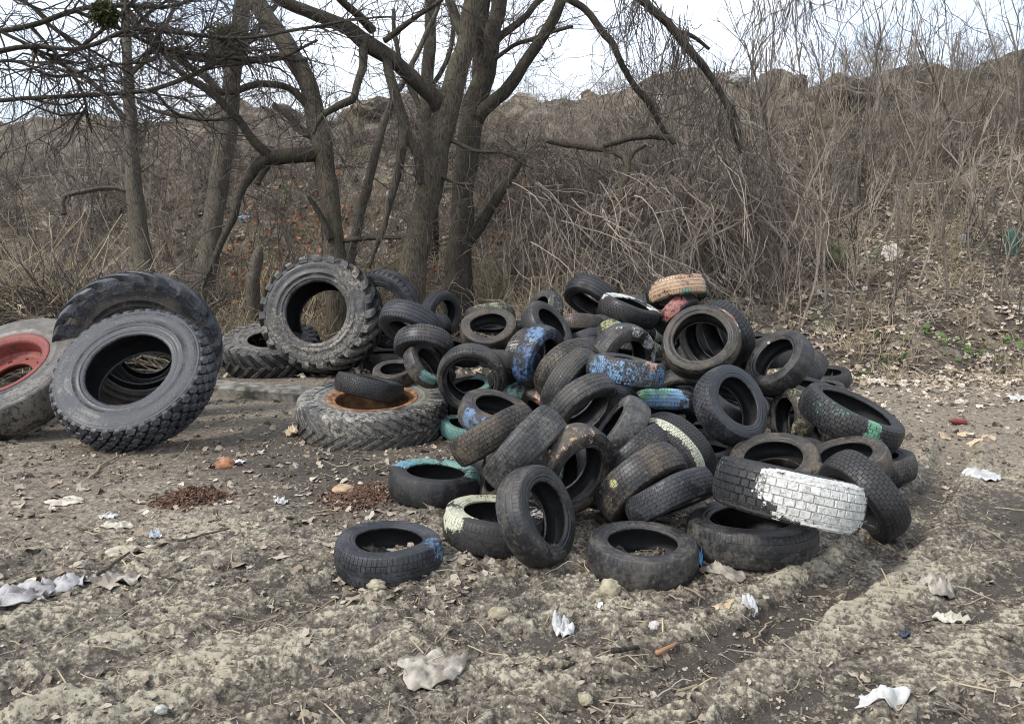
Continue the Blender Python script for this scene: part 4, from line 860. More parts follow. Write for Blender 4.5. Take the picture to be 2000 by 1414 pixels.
# key: (tread, opening, rubber, label, paints [(px, py, radius as a share of the tyre's, colour, cover)])
LOOK = {
't1': ('summer','std','blue','black tyre lying flat at the front left, blue paint smeared on its right side',[(862,1060,.30,BLUE,.58),(868,1090,.28,BLUE,.52)]),
't48': ('worn','std','dusty','black tyre lying flat at the very front centre beside a scrap of blue cloth',None),
't3': ('worn','std','dusty','brownish bald tyre leaning upright across a pale painted one at the front',None),
't2': ('worn','std','black','flat tyre with cream-white painted top side, under the upright front tyre',[(935,985,.42,CREAM,.75),(900,1000,.38,CREAM,.75),(985,975,.4,CREAM,.72),(890,1022,.2,CREAM,.6),(1050,1000,.3,WHITE,.55)]),
't44': ('filled','std','black','wide tyre half covered in white paint showing big square tread blocks',[(1560,960,.42,WHITE,.74),(1620,985,.45,WHITE,.74),(1665,1000,.4,WHITE,.74),(1510,945,.22,WHITE,.66),(1600,930,.25,WHITE,.74)]),
't47': ('worn','std','dusty','large flat tyre beneath the white painted tyre at the front right',None),
't45': ('block','std','black','black tyre leaning at the right end, its tread facing the wheel track',None),
't61': ('block','std','blue','blue-black tyre on edge just above the front centre flat tyre',None),
't60': ('fine','std','brown','brown muddy tyre on edge with a yellow fleck and pale chips low down',[(1198,944,.09,YELLOW,.7),(1190,975,.3,WHITE,.42),(1215,1000,.25,WHITE,.42)]),
't59': ('block','std','dusty','narrow tyre on edge wedged behind the brown muddy one',None),
't7': ('smooth','std','brown','tyre flecked with orange paint, facing right in the front of the heap',[(1075,868,.34,ORANGE,.52),(1110,848,.36,ORANGE,.54),(1150,848,.22,ORANGE,.50),(1062,895,.25,ORANGE,.5)]),
't6': ('fine','std','grey','grey tyre with fine winter tread leaning next to the orange-flecked one',None),
't5': ('block','std','brown','brown block-tread tyre leaning leftmost of the pair on edge at the heap front',None),
't4': ('smooth','std','black','flat bald tyre with teal paint over its top side, left of the heap',[(830,905,.50,TEAL,.66),(900,905,.42,TEAL,.68),(935,925,.34,TEAL,.64),(790,905,.3,(.12,.33,.42),.62)]),
't68': ('smooth','std','brown','plain brown tyre mostly hidden under the grey fine-tread tyre',None),
't69': ('smooth','std','black','dark green painted tyre seen through the opening of the orange-flecked one',[(1112,915,.5,(.06,.22,.14),.6),(1128,900,.2,YELLOW,.46)]),
't8': ('smooth','std','grey','smooth grey bald tyre leaning across the opening of a larger tyre',None),
't43': ('worn','std','brown','brown tyre tipped back behind the white painted one',None),
't57': ('fine','std','brown','brown tyre with a pale yellow stripe round its tread edge',[(1330,838,.26,CREAM,.74),(1352,860,.26,CREAM,.76),(1367,885,.26,CREAM,.76),(1374,912,.26,CREAM,.76),(1305,822,.25,CREAM,.7),(1280,815,.2,CREAM,.6)]),
't58': ('fine','std','black','black tyre standing directly behind the yellow-striped one',None),
't42': ('block','std','blue','large bluish black tyre with a wide open face at the right front of the heap',None),
't56': ('worn','std','brown','small glimpse of a brown flat tyre between the white and the right leaning tyre',None),
't49': ('block','std','dusty','tyre with yellowish sidewall bent over its open side, right part of the heap',[(1575,790,.34,(.36,.31,.14),.60),(1562,835,.30,(.36,.31,.14),.58),(1548,770,.3,(.36,.31,.14),.56)]),
't50': ('smooth','std','grey','narrow standing tyre with a tan worn rim, beside the yellowish one',[(1640,830,.25,(.30,.25,.14),.56)]),
't51': ('block','low','black','long black tyre with green paint splashes on its tread, right edge of heap',[(1652,800,.26,(.07,.34,.24),.52),(1710,835,.15,GREEN,.72),(1700,860,.18,GREEN,.6),(1610,790,.2,(.07,.34,.24),.5)]),
't46': ('fine','std','dusty','flat tyre lowest at the right end, below the green-splashed one',None),
't9': ('rib','std','blue','large arched tyre in the middle with the bald grey tyre across it',None),
't62': ('smooth','std','brown','tilted brown tyre with a blue patch, beside the rusty rimmed tractor tyre',[(915,818,.24,BLUE,.62),(935,832,.24,BLUE,.56),(905,795,.15,BLUE,.5)]),
't63': ('block','std','black','small teal painted tyre peeping out under the blue-patched one',[(890,835,.8,TEAL,.72),(905,825,.6,TEAL,.7)]),
't41': ('rib','std','dusty','tyre with bright blue and green paint on top of its tread',[(1280,772,.40,SKYB,.80),(1310,775,.38,SKYB,.78),(1258,765,.3,GREEN,.68),(1290,757,.34,(.22,.52,.38),.68),(1335,785,.2,SKYB,.6)]),
't33': ('fine','std','dusty','blue flaking tyre on edge with a pink top rim, middle of the heap',[(1165,712,.28,SKYB,.64),(1180,725,.3,BLUE,.59),(1220,730,.36,SKYB,.57),(1260,738,.34,SKYB,.60),(1288,740,.26,BLUE,.62),(1240,704,.2,PINK,.66),(1275,712,.2,PINK,.66),(1212,700,.16,(.5,.42,.2),.6)]),
't10': ('rib','std','dusty','ribbed tyre lowest of the three nested arcs left of the blue flaking tyre',None),
't11': ('fine','std','dusty','fuzzy fine-tread tyre, middle of the three nested arcs in the heap centre',[(1098,740,.10,WHITE,.5)]),
't12': ('zig','std','brown','brown tyre, topmost of the three nested arcs in the heap centre',None),
't40': ('smooth','low','dusty','thin open tyre under the right end of the blue flaking one',None),
't65': ('smooth','std','brown','hidden tyre with red and green paint below the nested arcs',[(1050,775,.3,(.35,.12,.08),.58),(1040,790,.3,(.06,.25,.17),.6)]),
't15': ('rib','low','dusty','wide open tyre facing the viewer beyond the rusty rimmed tractor tyre',[(975,720,.22,(.33,.28,.16),.54)]),
't16': ('smooth','std','dusty','teal topped tyre seen through the wide open one',[(935,742,.5,TEAL,.76),(950,757,.4,TEAL,.76)]),
't13': ('smooth','std','black','tyre coated with dark blue paint, left of the nested arcs',[(1045,650,.34,BLUE,.60),(1075,655,.30,BLUE,.56),(1015,690,.42,(.05,.16,.38),.60),(1020,735,.4,(.05,.16,.38),.58)]),
't14': ('zig','std','dusty','olive-dusted tyre squeezed behind the dark blue coated one',[(1000,690,.5,(.28,.26,.17),.55)]),
't64': ('smooth','std','black','dark teal tyre low down beneath the dark blue coated one',[(1015,765,.5,(.06,.22,.2),.62),(1035,785,.5,(.06,.22,.2),.6)]),
't32': ('worn','std','dusty','open tyre with white paint down its right side, above the blue flaking one',[(1270,668,.2,WHITE,.64),(1282,690,.18,WHITE,.62),(1285,715,.2,WHITE,.62),(1245,645,.18,WHITE,.58),(1205,640,.14,WHITE,.52)]),
't30': ('worn','low','brown','brown thin-walled tyre facing front at the top right of the heap',None),
't31': ('fine','std','dusty','tyre with white speckled tread inside the brown thin-walled one',[(1380,718,.35,WHITE,.54),(1365,712,.3,WHITE,.52)]),
't29b': ('smooth','low','black','tyre with a red and white painted edge behind the brown thin-walled one',[(1425,620,.3,RED,.66),(1410,612,.25,PINK,.64),(1437,640,.2,WHITE,.6)]),
't29': ('zig','std','black','big black arrow-tread tyre at the top right shoulder of the heap',None),
't52': ('smooth','std','dusty','smooth tyre tilted open with two chalk marks, dry grass seen through it',[(1500,668,.05,WHITE,.7),(1531,665,.05,WHITE,.7)]),
't53': ('fine','std','dusty','fuzzy tyre half hidden behind the tilted chalk-marked one',None),
't72': ('smooth','std','black','green painted tyre glimpsed behind the arrow-tread tyre',[(1480,668,.5,GREEN,.66)]),
't55': ('smooth','std','dusty','low dark tyre piece between the farthest flat tyre and the green-splashed one',None),
't54': ('smooth','std','black','farthest flat tyre at the right back of the heap by the grass',None),
't17': ('smooth','std','brown','brown tyre with teal paint inside its lower rim, behind the tractor tyre',[(835,735,.3,TEAL,.7),(845,742,.25,TEAL,.7)]),
't18': ('rib','std','dusty','ribbed tyre arched over the teal-rimmed brown one at the left of the heap',None),
't19': ('rib','std','blue','ribbed tyre tipped against the lugged tractor tyre, upper left of heap',None),
't66': ('smooth','std','brown','low brown tyre tucked under the lugged tractor tyre',None),
't67': ('worn','std','dusty','dusty flat tyre showing just behind the rusty rimmed tractor tyre',None),
't21': ('smooth','std','brown','tyre lying face up at the upper left with a dusty lower wall',None),
't22': ('fine','std','dusty','yellow-green mossy tread behind the face-up tyre',[(945,593,.5,(.36,.34,.15),.58),(985,598,.5,(.30,.33,.16),.58)]),
't20': ('worn','std','black','standing tyre at the back left in front of the forked trunk',[(850,582,.25,(.10,.13,.06),.5)]),
't24': ('fine','std','dusty','tyre with a large dark opening facing up right, left of the black top one',None),
't23': ('fine','std','dusty','olive speckled tyre at the upper back of the left half',[(1085,590,.4,(.22,.23,.15),.54)]),
't26': ('block','std','black','tyre with a dripping white painted edge on the top of the heap',[(1180,574,.21,WHITE,.76),(1192,573,.21,WHITE,.76),(1205,575,.21,WHITE,.76),(1218,577,.21,WHITE,.76),(1230,580,.21,WHITE,.76),(1242,583,.21,WHITE,.76),(1254,588,.21,WHITE,.76),(1265,592,.21,WHITE,.76),(1275,598,.21,WHITE,.76),(1284,606,.21,WHITE,.76)]),
't36': ('rib','std','blue','small bluish ribbed tyre left of the white-sided one',None),
't34': ('rib','std','dusty','tyre with faded yellow and turquoise bands under the dripping white one',[(1190,632,.4,(.45,.46,.2),.64),(1225,628,.4,(.15,.40,.42),.64),(1255,638,.35,(.2,.42,.36),.58)]),
't35': ('zig','std','dusty','olive green tyre right of the white-sided one',[(1270,655,.55,(.30,.34,.18),.66),(1255,648,.4,(.30,.34,.18),.64)]),
't37': ('fine','std','brown','reddish worn tyre under the black top tyre',[(1110,622,.5,(.22,.10,.09),.56)]),
't38': ('rib','std','dusty','dark ribbed tyre between the reddish and the yellow-banded one',None),
't25': ('rib','std','black','black tyre tilted open at the very top left of the peak',None),
't28': ('smooth','std','black','tyre with a red painted face just under the orange one',[(1310,598,.36,RED,.64),(1325,588,.3,RED,.62),(1295,612,.3,RED,.6)]),
't27': ('rib','std','black','orange painted tyre with a green lower edge, highest of the heap',[(1285,570,.42,ORANGE,.68),(1320,552,.45,ORANGE,.74),(1362,555,.42,ORANGE,.74),(1340,575,.26,(.08,.26,.19),.62),(1372,577,.26,(.08,.26,.19),.62),(1310,580,.2,(.08,.26,.19),.5)]),
't39': ('worn','std','grey','grey tyre just visible behind the peak of the heap',None),
't75': ('fine','low','black','small black tyre resting askew on the rusty rim of the tractor tyre',None),
}
for key, cx, cy, A, r, phi, wr, R0, mode in TY:
    c, n, R = place(cx, cy, A, r, phi, wr, DEPTH[key]); 
    if key[0] == 'b' or key == 't71': continue
    tread, hr, mat, label, paints = LOOK[key]
    roll = (hash_(key) % 628) / 100
    tyre('car_tyre', label, 'tyre', 'discarded car tyres in the heap', frame_for(c, n, R, wr * R, roll), tread, hr, mat, paints, wr, wp=0 if key == 't44' else hash_(key) % NW,
         blocks=((-.40, -.24, -.08, .08, .24, .40), 46, 'tread_block', False, .93) if key == 't44' else None)
for x, y, z, R, nx, ny, nz_ in FILL:
    tyre('car_tyre', 'dark tyre deep inside the heap, seen only through gaps', 'tyre', 'dark tyres deep inside the heap',
         frame_for(np.array([x, y, z]), unit(np.array([nx, ny, nz_])), R, R * .6, x * 3), 'smooth', 'std', 'black', wp=int(x * 10) % NW)
BY = {t[0]: t for t in TY}
def big(key, name, label, tread, hr, mat, paints=None, **kw):
    _, cx, cy, A, r, phi, wr, R0, mode = BY[key]; c, n, R = place(cx, cy, A, r, phi, wr, DEPTH[key])
    mt = frame_for(c, n, R, wr * R, kw.pop('roll', 1.))
    return tyre(name, label, 'tractor tyre', 'large tractor and truck tyres on the left', mt, tread, hr, mat, paints, wr, **kw), mt
big('b2', 'block_tread_tyre', 'huge bluish tyre with hexagonal tread blocks leaning in front at the left', 'core', 'flot', 'bigblue', blocks=((-.40, -.24, -.08, .08, .24, .40), 40, 'tread_block', True, .82))
big('b3', 'tractor_tyre', 'huge lugged tractor tyre behind the hexagon-block tyre at the left', 'core', 'flot', 'brown', None, lugmat=RUB['bigblue'], lugs=(20, .40, .050, .90, 1.03))
big('b4', 'tractor_tyre', 'tall muddy tractor tyre with jagged lugs, light seen through its centre', 'core', 'flot', 'grey', [(560, 650, .42, (.22, .19, .145), .57), (690, 660, .4, (.22, .19, .145), .57), (640, 690, .4, (.22, .19, .145), .57), (690, 540, .3, (.26, .2, .15), .56)], lugs=(23, .34, .040, .90, 1.03, 0))
big('b5', 'tractor_tyre', 'dusty tractor tyre lying flat behind the tall jagged one', 'core', 'agri_big', 'grey', [(500, 650, .9, (.17, .15, .12), .62)], lugs=(24, .30, .045, .93, .985))
big('t71', 'truck_tyre', 'black truck tyre with block shoulders standing behind the tall tractor tyre', 'truck', 'std', 'blue')
big('b7', 'tractor_tyre', 'dark green ribbed tyre nested inside the opening of the huge lugged tractor tyre', 'rib', 'flot', 'black', [(285, 640, .6, (.04, .09, .07), .6)])
tyre('car_tyre', 'fat dark tyre lying under the standing truck tyre behind the tall lugged one', 'tyre', 'discarded car tyres in the heap', frame_for(np.array([-1.78, 10.95, h1(-1.78, 10.95) + .13]), np.array([0., 0, 1]), .36, .27, 1.), 'worn', 'std', 'dusty', wp=1)
e6, m6 = big('b6', 'tractor_tyre', 'flat lying tractor tyre with a rusty orange wheel rim, centre left', 'core', 'flot', 'grey', [(680, 880, .7, (.17, .155, .125), .6), (810, 770, .5, (.25, .235, .195), .66), (640, 775, .45, (.23, .22, .19), .66), (770, 742, .4, (.25, .235, .195), .66), (830, 830, .3, (.25, .225, .18), .56), (700, 800, .4, (.30, .27, .22), .6)], lugs=(32, .38, .042, .92, .958), plain=True)
e1, m1 = big('b1', 'rimmed_wheel', 'dusty smooth wheel with a red steel rim, cut by the left edge', 'smooth', 'flot', 'grey', [(110, 650, .5, (.11, .088, .063), .7), (60, 640, .5, (.11, .093, .07), .7), (15, 640, .5, (.11, .093, .07), .7), (120, 700, .4, (.105, .09, .07), .66), (85, 770, .35, (.125, .106, .082), .62), (40, 810, .3, (.13, .11, .085), .58), (115, 640, .16, (.22, .12, .07), .56)])
e1['category'] = 'wheel'
rust = simple('rust', (.14, .06, .028), (.36, .195, .10), 11, .9, .5, .004)
redp = NB('red_rim_paint'); _p = redp.pos(); _n = redp.noise(_p, 14, 6, .65)
red_rim = redp.out(redp.mix(redp.step(_n, .50, .68), redp.mix(redp.step(_n, .3, .5), (.13, .024, .02), (.21, .052, .042)), (.09, .042, .03)), .6)
def lathe_part(nm, prof, mat, parent, n=72):
    m = lathe(prof, n, nm); m.materials.append(mat); return obj(nm, m, parent)
# rusty rim: flanges and an open barrel
rim = lathe_part('rim', [(.47, -.40), (.485, -.41), (.485, -.3), (.47, .1), (.475, .30), (.50, .38), (.53, .41), (.545, .45), (.56, .455), (.555, .47), (.53, .465), (.52, .44), (.50, .425), (.475, .415), (.465, .40), (.455, .30), (.455, -.3), (.47, -.40)], rust, e6)
lathe_part('lock_ring', [(.535, .452), (.548, .475), (.572, .482), (.585, .465), (.575, .45), (.535, .452)], rust, rim)
# red rim: flange, barrel and a pressed disc with bolt holes and a round centre
rim = lathe_part('rim', [(.485, -.40), (.49, .05), (.495, .33), (.515, .40), (.53, .425), (.55, .45), (.575, .462), (.585, .45), (.595, .47), (.575, .485), (.545, .475), (.52, .45), (.505, .43), (.48, .41), (.475, .33), (.47, .05), (.465, -.40), (.485, -.40)], red_rim, e1)
nt_, ring = 80, [(.478, .08), (.44, .03), (.40, .0), (.365, .0), (.34, .0), (.31, .0), (.265, .0)]
V = []; Fs = []
for sgn in (0, -.05):
    for i in range(nt_):
        for rr, z in ring: V.append((rr * math.cos(i * TAU / nt_), rr * math.sin(i * TAU / nt_), z + sgn))
K = len(ring); base = nt_ * K
for i in range(nt_):
    i2 = (i + 1) % nt_
    for j in range(K - 1):
        hole = (j == 3 and i % 8 in (0, 1))
        a, b, c_, d_ = i * K + j, i2 * K + j, i2 * K + j + 1, i * K + j + 1
        if hole:
            for p_, q_ in ((a, b), (b, c_), (c_, d_), (d_, a)): Fs.append([p_, q_, q_ + base, p_ + base])
        else: Fs += [[a, b, c_, d_], [d_ + base, c_ + base, b + base, a + base]]
    Fs.append([i * K + K - 1, i2 * K + K - 1, i2 * K + K - 1 + base, i * K + K - 1 + base])
obj('wheel_disc', mk('wheel_disc', V, Fs, red_rim, False), rim)

# ------------------------------------------------------------------ litter and small things
def cloth(name, label, cat, px, py, w_px, d_px, hgt, mat, seed, rot=0., group=None, rag=.35):
    """a crumpled sheet with a ragged outline, resting on the ground"""
    g = np.random.default_rng(seed); c = at(px, py); dist = (c - CAM) @ FW; w = w_px * dist / F / 2
    dep = d_px * dist / F / 2 / max(.18, (CH - c[2]) / dist) if c[2] < CH - .1 else w
    dep = min(dep, w * .85); nr, na = 9, 30; V = []
    for lay in (0, 1):
        for i in range(nr):
            for j in range(na):
                a = j * TAU / na; q = (i + .02) / (nr - 1); ed = 1 + rag * float(fbm(math.cos(a) * 2 + seed, math.sin(a) * 2, seed, 3))
                x, y = q * ed * math.cos(a) * w, q * ed * math.sin(a) * dep
                X = x * math.cos(rot) - y * math.sin(rot); Y = x * math.sin(rot) + y * math.cos(rot)
                s = 3.0 / w
                fold = abs(float(fbm(X * s + seed, Y * s * .7, seed + 3, 3))) * 1.3 + .25 * float(fbm(X * s * 3, Y * s * 3, seed + 5, 2))
                V.append((X, Y, hgt * (fold + .25 * (1 - q * q)) + .006 - (.005 if lay else 0)))
    V = np.array(V); V[:, 2] += height(V[:, 0] + c[0], V[:, 1] + c[1]) - c[2]
    f = grid_faces(na, nr, True); idx = (np.arange(nr)[None] * na + np.arange(na)[:, None]).reshape(-1); f = idx[f]; n1 = nr * na
    e_ = np.array([[(nr - 1) * na + j, (nr - 1) * na + (j + 1) % na, (nr - 1) * na + (j + 1) % na + n1, (nr - 1) * na + j + n1] for j in range(na)])
    o = obj(name, mk(name, V, np.concatenate([f, f[:, ::-1] + n1, e_]), mat, True), loc=c)
    return tag(o, label, cat, group)
def rock(name, label, cat, px, py, w_px, mat, seed, flat_=.6, sink=.25, group=None, rough=.35, up=0.):
    g = np.random.default_rng(seed); c = at(px, py + w_px * .2); dist = (c - CAM) @ FW; w = w_px * dist / F / 2
    import bmesh
    bm = bmesh.new(); bmesh.ops.create_icosphere(bm, subdivisions=4 if w_px > 70 else 3, radius=1); V = np.array([v.co for v in bm.verts]); Fs = [[q.index for q in f.verts] for f in bm.faces]; bm.free()
    k = 1 + rough * fbm(V[:, 0] * 1.4 + seed, V[:, 1] * 1.4 + V[:, 2] * 1.7, seed, 4) + (.12 if w_px < 71 else .3) * fbm(V[:, 0] * 6 + seed, V[:, 1] * 6 + V[:, 2] * 5, seed + 4, 4, .7)
    sc = g.uniform(.75, 1.1); V = V * k[:, None] * w * [1, sc, flat_]
    o = obj(name, mk(name, V, Fs, mat, w_px > 70), loc=c + [0, 0, w * flat_ * (1 - 2 * sink) + up]); o.rotation_euler = (0, 0, g.uniform(0, 6.28) if sc > .9 else 0)
    return tag(o, label, cat, group)
def stick(label, a, b, r_px, mat='bark', group=None, seed=0, lift=.01, sag=.0):
    A, B = at(*a), at(*b); n = 7; g = np.random.default_rng(seed); t = np.linspace(0, 1, n)
    p = A[None] * (1 - t)[:, None] + B[None] * t[:, None]; p[:, :2] += g.normal(0, .018, (n, 2)) * np.linalg.norm(B - A); dist = (A - CAM) @ FW; r = r_px * dist / F
    hz = height(p[:, 0], p[:, 1]); p[:, 2] = A[2] + (B[2] - A[2]) * t + max(0, float((hz - A[2] - (B[2] - A[2]) * t).max()) * .6) + r * .6 + lift
    v, f = tube(np.c_[p, r * (1 - .4 * t)], 7, .15, seed); o = obj('stick', mk('stick', v - A, f, M[mat]), loc=A); return tag(o, label, 'stick', group)
def cm(name, c1, c2, sc=14, rough=.85, b=.3): return simple(name, c1, c2, sc, rough, b, .006)
whitep = cm('white_plastic', (.38, .375, .355), (.60, .60, .59), 9, .5); rag = cm('muddy_rag', (.16, .14, .115), (.46, .42, .36), 13)
greyrag = cm('grey_rag', (.16, .15, .15), (.40, .385, .38), 10); card = cm('cardboard', (.38, .29, .19), (.55, .44, .31), 12); paper = cm('paper', (.36, .32, .25), (.56, .52, .45), 12)
brickm = cm('orange_brick', (.24, .11, .06), (.38, .20, .11), 18); foam = cm('tan_foam', (.30, .26, .19), (.46, .41, .33), 25); clay = M['clod_clay']
bluep = cm('blue_plastic', (.06, .25, .50), (.15, .42, .68), 9, .5); redb = cm('red_plastic', (.13, .025, .02), (.22, .05, .04), 10, .45); grn = cm('green_sheet', (.025, .07, .06), (.05, .13, .11), 7, .5)
yel = cm('yellow_plastic', (.55, .48, .08), (.75, .68, .2), 9, .5); wood = cm('grey_wood', (.20, .17, .14), (.40, .35, .29), 16); chipw = cm('orange_wood', (.25, .15, .09), (.4, .26, .16), 18)
rottenm = cm('rotten_wood', (.05, .029, .019), (.17, .095, .06), 30)
cloth('rag', 'crumpled grey-beige cloth half buried in the mud at the bottom', 'rag', 842, 1308, 132, 62, .05, rag, 5, .2)
cloth('plastic_wrapper', 'crumpled white plastic wrapper right of the beige cloth', 'wrapper', 1100, 1236, 46, 36, .045, whitep, 6)
cloth('paper_sheet', 'torn white sheet lying on the wheel track at the bottom right', 'paper', 1722, 1360, 104, 30, .03, whitep, 7, -.1)
cloth('plastic_bag', 'white plastic bag with a pink print at the right edge of the mud', 'bag', 1918, 932, 70, 30, .05, whitep, 8)
cloth('rag', 'pale grey rag at the left edge in front of the mud ruts', 'rag', 42, 1172, 120, 46, .06, greyrag, 9)
cloth('rag', 'whitish torn rag, middle of the three rags at the lower left', 'rag', 128, 1140, 84, 34, .05, greyrag, 10)
cloth('rag', 'thin pale rag, rightmost of the three rags at the lower left', 'rag', 222, 1136, 104, 26, .035, rag, 11, .1)
cloth('paper_scrap', 'small bright white scrap on the dark mud left of the flat tyres', 'scrap', 549, 981, 28, 18, .03, whitep, 12)
cloth('dead_leaf', 'big pale yellow leaf lying left of the rust-brown chip heap', 'leaf', 128, 984, 56, 30, .02, paper, 13, group=None, rag=.9)
cloth('dead_leaf', 'pale leaf with pointed lobes between the big leaf and the chip heap', 'leaf', 232, 1030, 44, 18, .02, paper, 14, rag=.9)
cloth('paper_scrap', 'small white scrap above the lobed pale leaf', 'scrap', 215, 1010, 30, 18, .02, whitep, 15, rag=.7)
cloth('bottle_label', 'faint bluish plastic scrap on the mud left of centre', 'scrap', 303, 1049, 24, 14, .025, cm('clear_blue', (.32, .36, .42), (.5, .54, .6), 9, .4), 16)
rock('foam_piece', 'tan foam lump on the mud below the pale leaves', 'foam', 240, 1070, 52, foam, 17, .42)
rock('brick_lump', 'orange broken brick lump in front of the block-tread tyre', 'brick', 439, 906, 36, brickm, 18, .7)
cloth('paper_scrap', 'white crumpled scrap right beside the orange brick lump', 'scrap', 466, 906, 26, 16, .03, whitep, 19)
cloth('cardboard', 'brown torn cardboard standing against the rusty rimmed tractor tyre', 'cardboard', 577, 852, 40, 40, .10, card, 20)
def chips(name, label, cat, px, py, w_px, h, mat, n, seed, asp=.8):
    g = np.random.default_rng(seed); c = at(px, py); w = w_px * ((c - CAM) @ FW) / F / 2; V = []; Fs = []
    for i in range(n):
        a = g.uniform(0, TAU); q = min(1.5, abs(g.normal(0, .5))); x, y = q * w * math.cos(a), q * w * asp * math.sin(a)
        z = float(height(np.array([c[0] + x]), np.array([c[1] + y]))[0]) - c[2] + h * max(0, 1 - q) ** 1.3 * g.uniform(.3, 1.1)
        l_, b_ = g.uniform(.008, .035), g.uniform(.003, .008); u = unit(g.normal(0, 1, 3) * [1, 1, .45]); v = unit(np.cross(u, g.normal(0, 1, 3))); k = len(V); tt = np.cross(u, v) * .004
        for s_ in (-1, 1):
            for e_, f_ in ((-1, -1), (1, -1), (1, 1), (-1, 1)): V.append(np.array([x, y, z]) + u * l_ * e_ * (1 - .3 * (f_ > 0)) + v * b_ * f_ + tt * s_)
        Fs += [[k + j for j in q_] for q_ in ((3, 2, 1, 0), (4, 5, 6, 7), (0, 1, 5, 4), (1, 2, 6, 5), (2, 3, 7, 6), (3, 0, 4, 7))]
    return tag(obj(name, mk(name, V, Fs, mat, False), loc=c), label, cat, kind='stuff')
chips('wood_chip_heap', 'rust-brown heap of rotten wood chips on the mud', 'wood chips', 372, 978, 150, .09, rottenm, 1300, 21)
chips('wood_chip_heap', 'low reddish patch of rotten wood beside the teal tyre', 'wood chips', 700, 968, 190, .02, rottenm, 900, 22, 1.1)
rock('foam_piece', 'light orange lump on the reddish rotten patch', 'foam', 671, 951, 40, cm('pale_orange', (.30, .20, .12), (.42, .30, .19), 20), 23, .4)
rock('clay_clod', 'yellowish clay clod in front of the centre flat tyre', 'clod', 1192, 1152, 46, clay, 24, .9, .25)
rock('clay_clod', 'yellowish clay clod beside the front left tyre', 'clod', 735, 1140, 36, clay, 25, .6)
rock('clay_clod', 'pale clay clod low at the centre bottom right of the wrapper', 'clod', 1145, 1365, 30, clay, 26, .6)
rock('clay_clod', 'pale clay clod between the wrapper and the front tyres', 'clod', 975, 1195, 40, clay, 27, .5)
rock('stone', 'whitish stone on the mud right of the plastic wrapper', 'stone', 1278, 1222, 22, cm('white_stone', (.38, .36, .33), (.52, .5, .46), 12), 28, .8)
rock('stone', 'pale stone near the bottom left corner', 'stone', 316, 1385, 26, cm('pale_stone', (.30, .31, .28), (.45, .45, .41), 12), 29, .7)
cloth('wood_plank', 'grey split board lying between the two front flat tyres', 'board', 1410, 1118, 92, 22, .03, wood, 30, -.35, rag=.25)
stick('orange wood splinter on the mud right of the wrapper', (1282, 1288), (1322, 1268), 5, 'leaf_rust', seed=31)
stick('dark wet stick just left of the orange splinter', (1195, 1288), (1245, 1280), 6, 'bark_dark', seed=32)
stick('straight dry stick in front of the block-tread tyre', (175, 936), (243, 880), 3, 'straw', seed=33)
stick('dark stick pointing up right below the foam lump', (192, 1130), (255, 1086), 4, 'bark', seed=34)
stick('curved thin stick left of the front left tyre', (350, 1065), (445, 1040), 2.5, 'bark', seed=35)
stick('thin stick lying across the track at the bottom right', (1690, 1330), (1790, 1375), 2.5, 'bark', seed=36)
stick('bent pale twig on the right wheel track', (1470, 1265), (1505, 1222), 2.5, 'straw', seed=37)
cloth('plastic_disc', 'small round white plastic disc by the clay clod', 'disc', 1172, 1187, 11, 9, .008, whitep, 38, rag=0.)
cloth('feather', 'white feather on the mud right of the front tyres', 'feather', 1463, 1182, 36, 12, .025, whitep, 39, .4, rag=.3)
cloth('dead_leaf', 'long tan leaf beside the white feather', 'leaf', 1412, 1189, 40, 9, .01, card, 40)
cloth('paper_scrap', 'pale curled scrap at the right side of the lower mud', 'scrap', 1858, 1214, 60, 22, .04, paper, 41, -.3)
cloth('rag', 'grey rag ridge along the right wheel track', 'rag', 1830, 1152, 66, 30, .06, rag, 42, .3)
cloth('plastic_scrap', 'small dark blue plastic scrap by the right wheel track', 'scrap', 1768, 1247, 20, 12, .03, cm('navy', (.02, .025, .05), (.05, .06, .1), 9, .5), 43)
cloth('blue_rag', 'scrap of bright blue cloth on the right side of the centre flat tyre', 'rag', 1364, 1108, 16, 30, .10, bluep, 44)

for i, (px, py, w, lb) in enumerate([(1886, 851, 30, 'tan board piece, left of three by the red bottle'), (1930, 852, 30, 'tan board piece, right of three by the red bottle'), (1905, 866, 36, 'tan board piece, nearest of three by the red bottle'), (1845, 850, 26, 'pale flat board far left of the red bottle')]):
    cloth('board_piece', lb, 'board', px, py, w, 10, .012, card, 46 + i, rag=.3)
rock('mossy_stone', 'mossy green boulder on the right of the bank', 'boulder', 1632, 512, 50, M['moss'], 50, 1.15, .2, rough=.25)
cloth('cardboard', 'pale cardboard sheet on the bank right of the mossy boulder', 'cardboard', 1742, 497, 46, 30, .05, paper, 51, .5)

rock('green_sheet', 'dark green plastic sheet draped upright at the right edge', 'sheet', 1976, 486, 32, grn, 53, 2.4, .35, rough=.25)
cloth('plastic_bag', 'white bag among the leaves at the right edge below the bank', 'bag', 1990, 782, 40, 18, .05, whitep, 54)
cloth('paper_scrap', 'white paper among leaves beyond the right end of the heap', 'scrap', 1715, 748, 34, 12, .06, paper, 55)
cloth('paper_scrap', 'white paper on the bank left of the mossy boulder', 'scrap', 1605, 578, 20, 14, .08, whitep, 56)
cloth('plastic_bag', 'yellow plastic bag on the brush pile at the left', 'bag', 137, 531, 24, 20, .12, yel, 57)

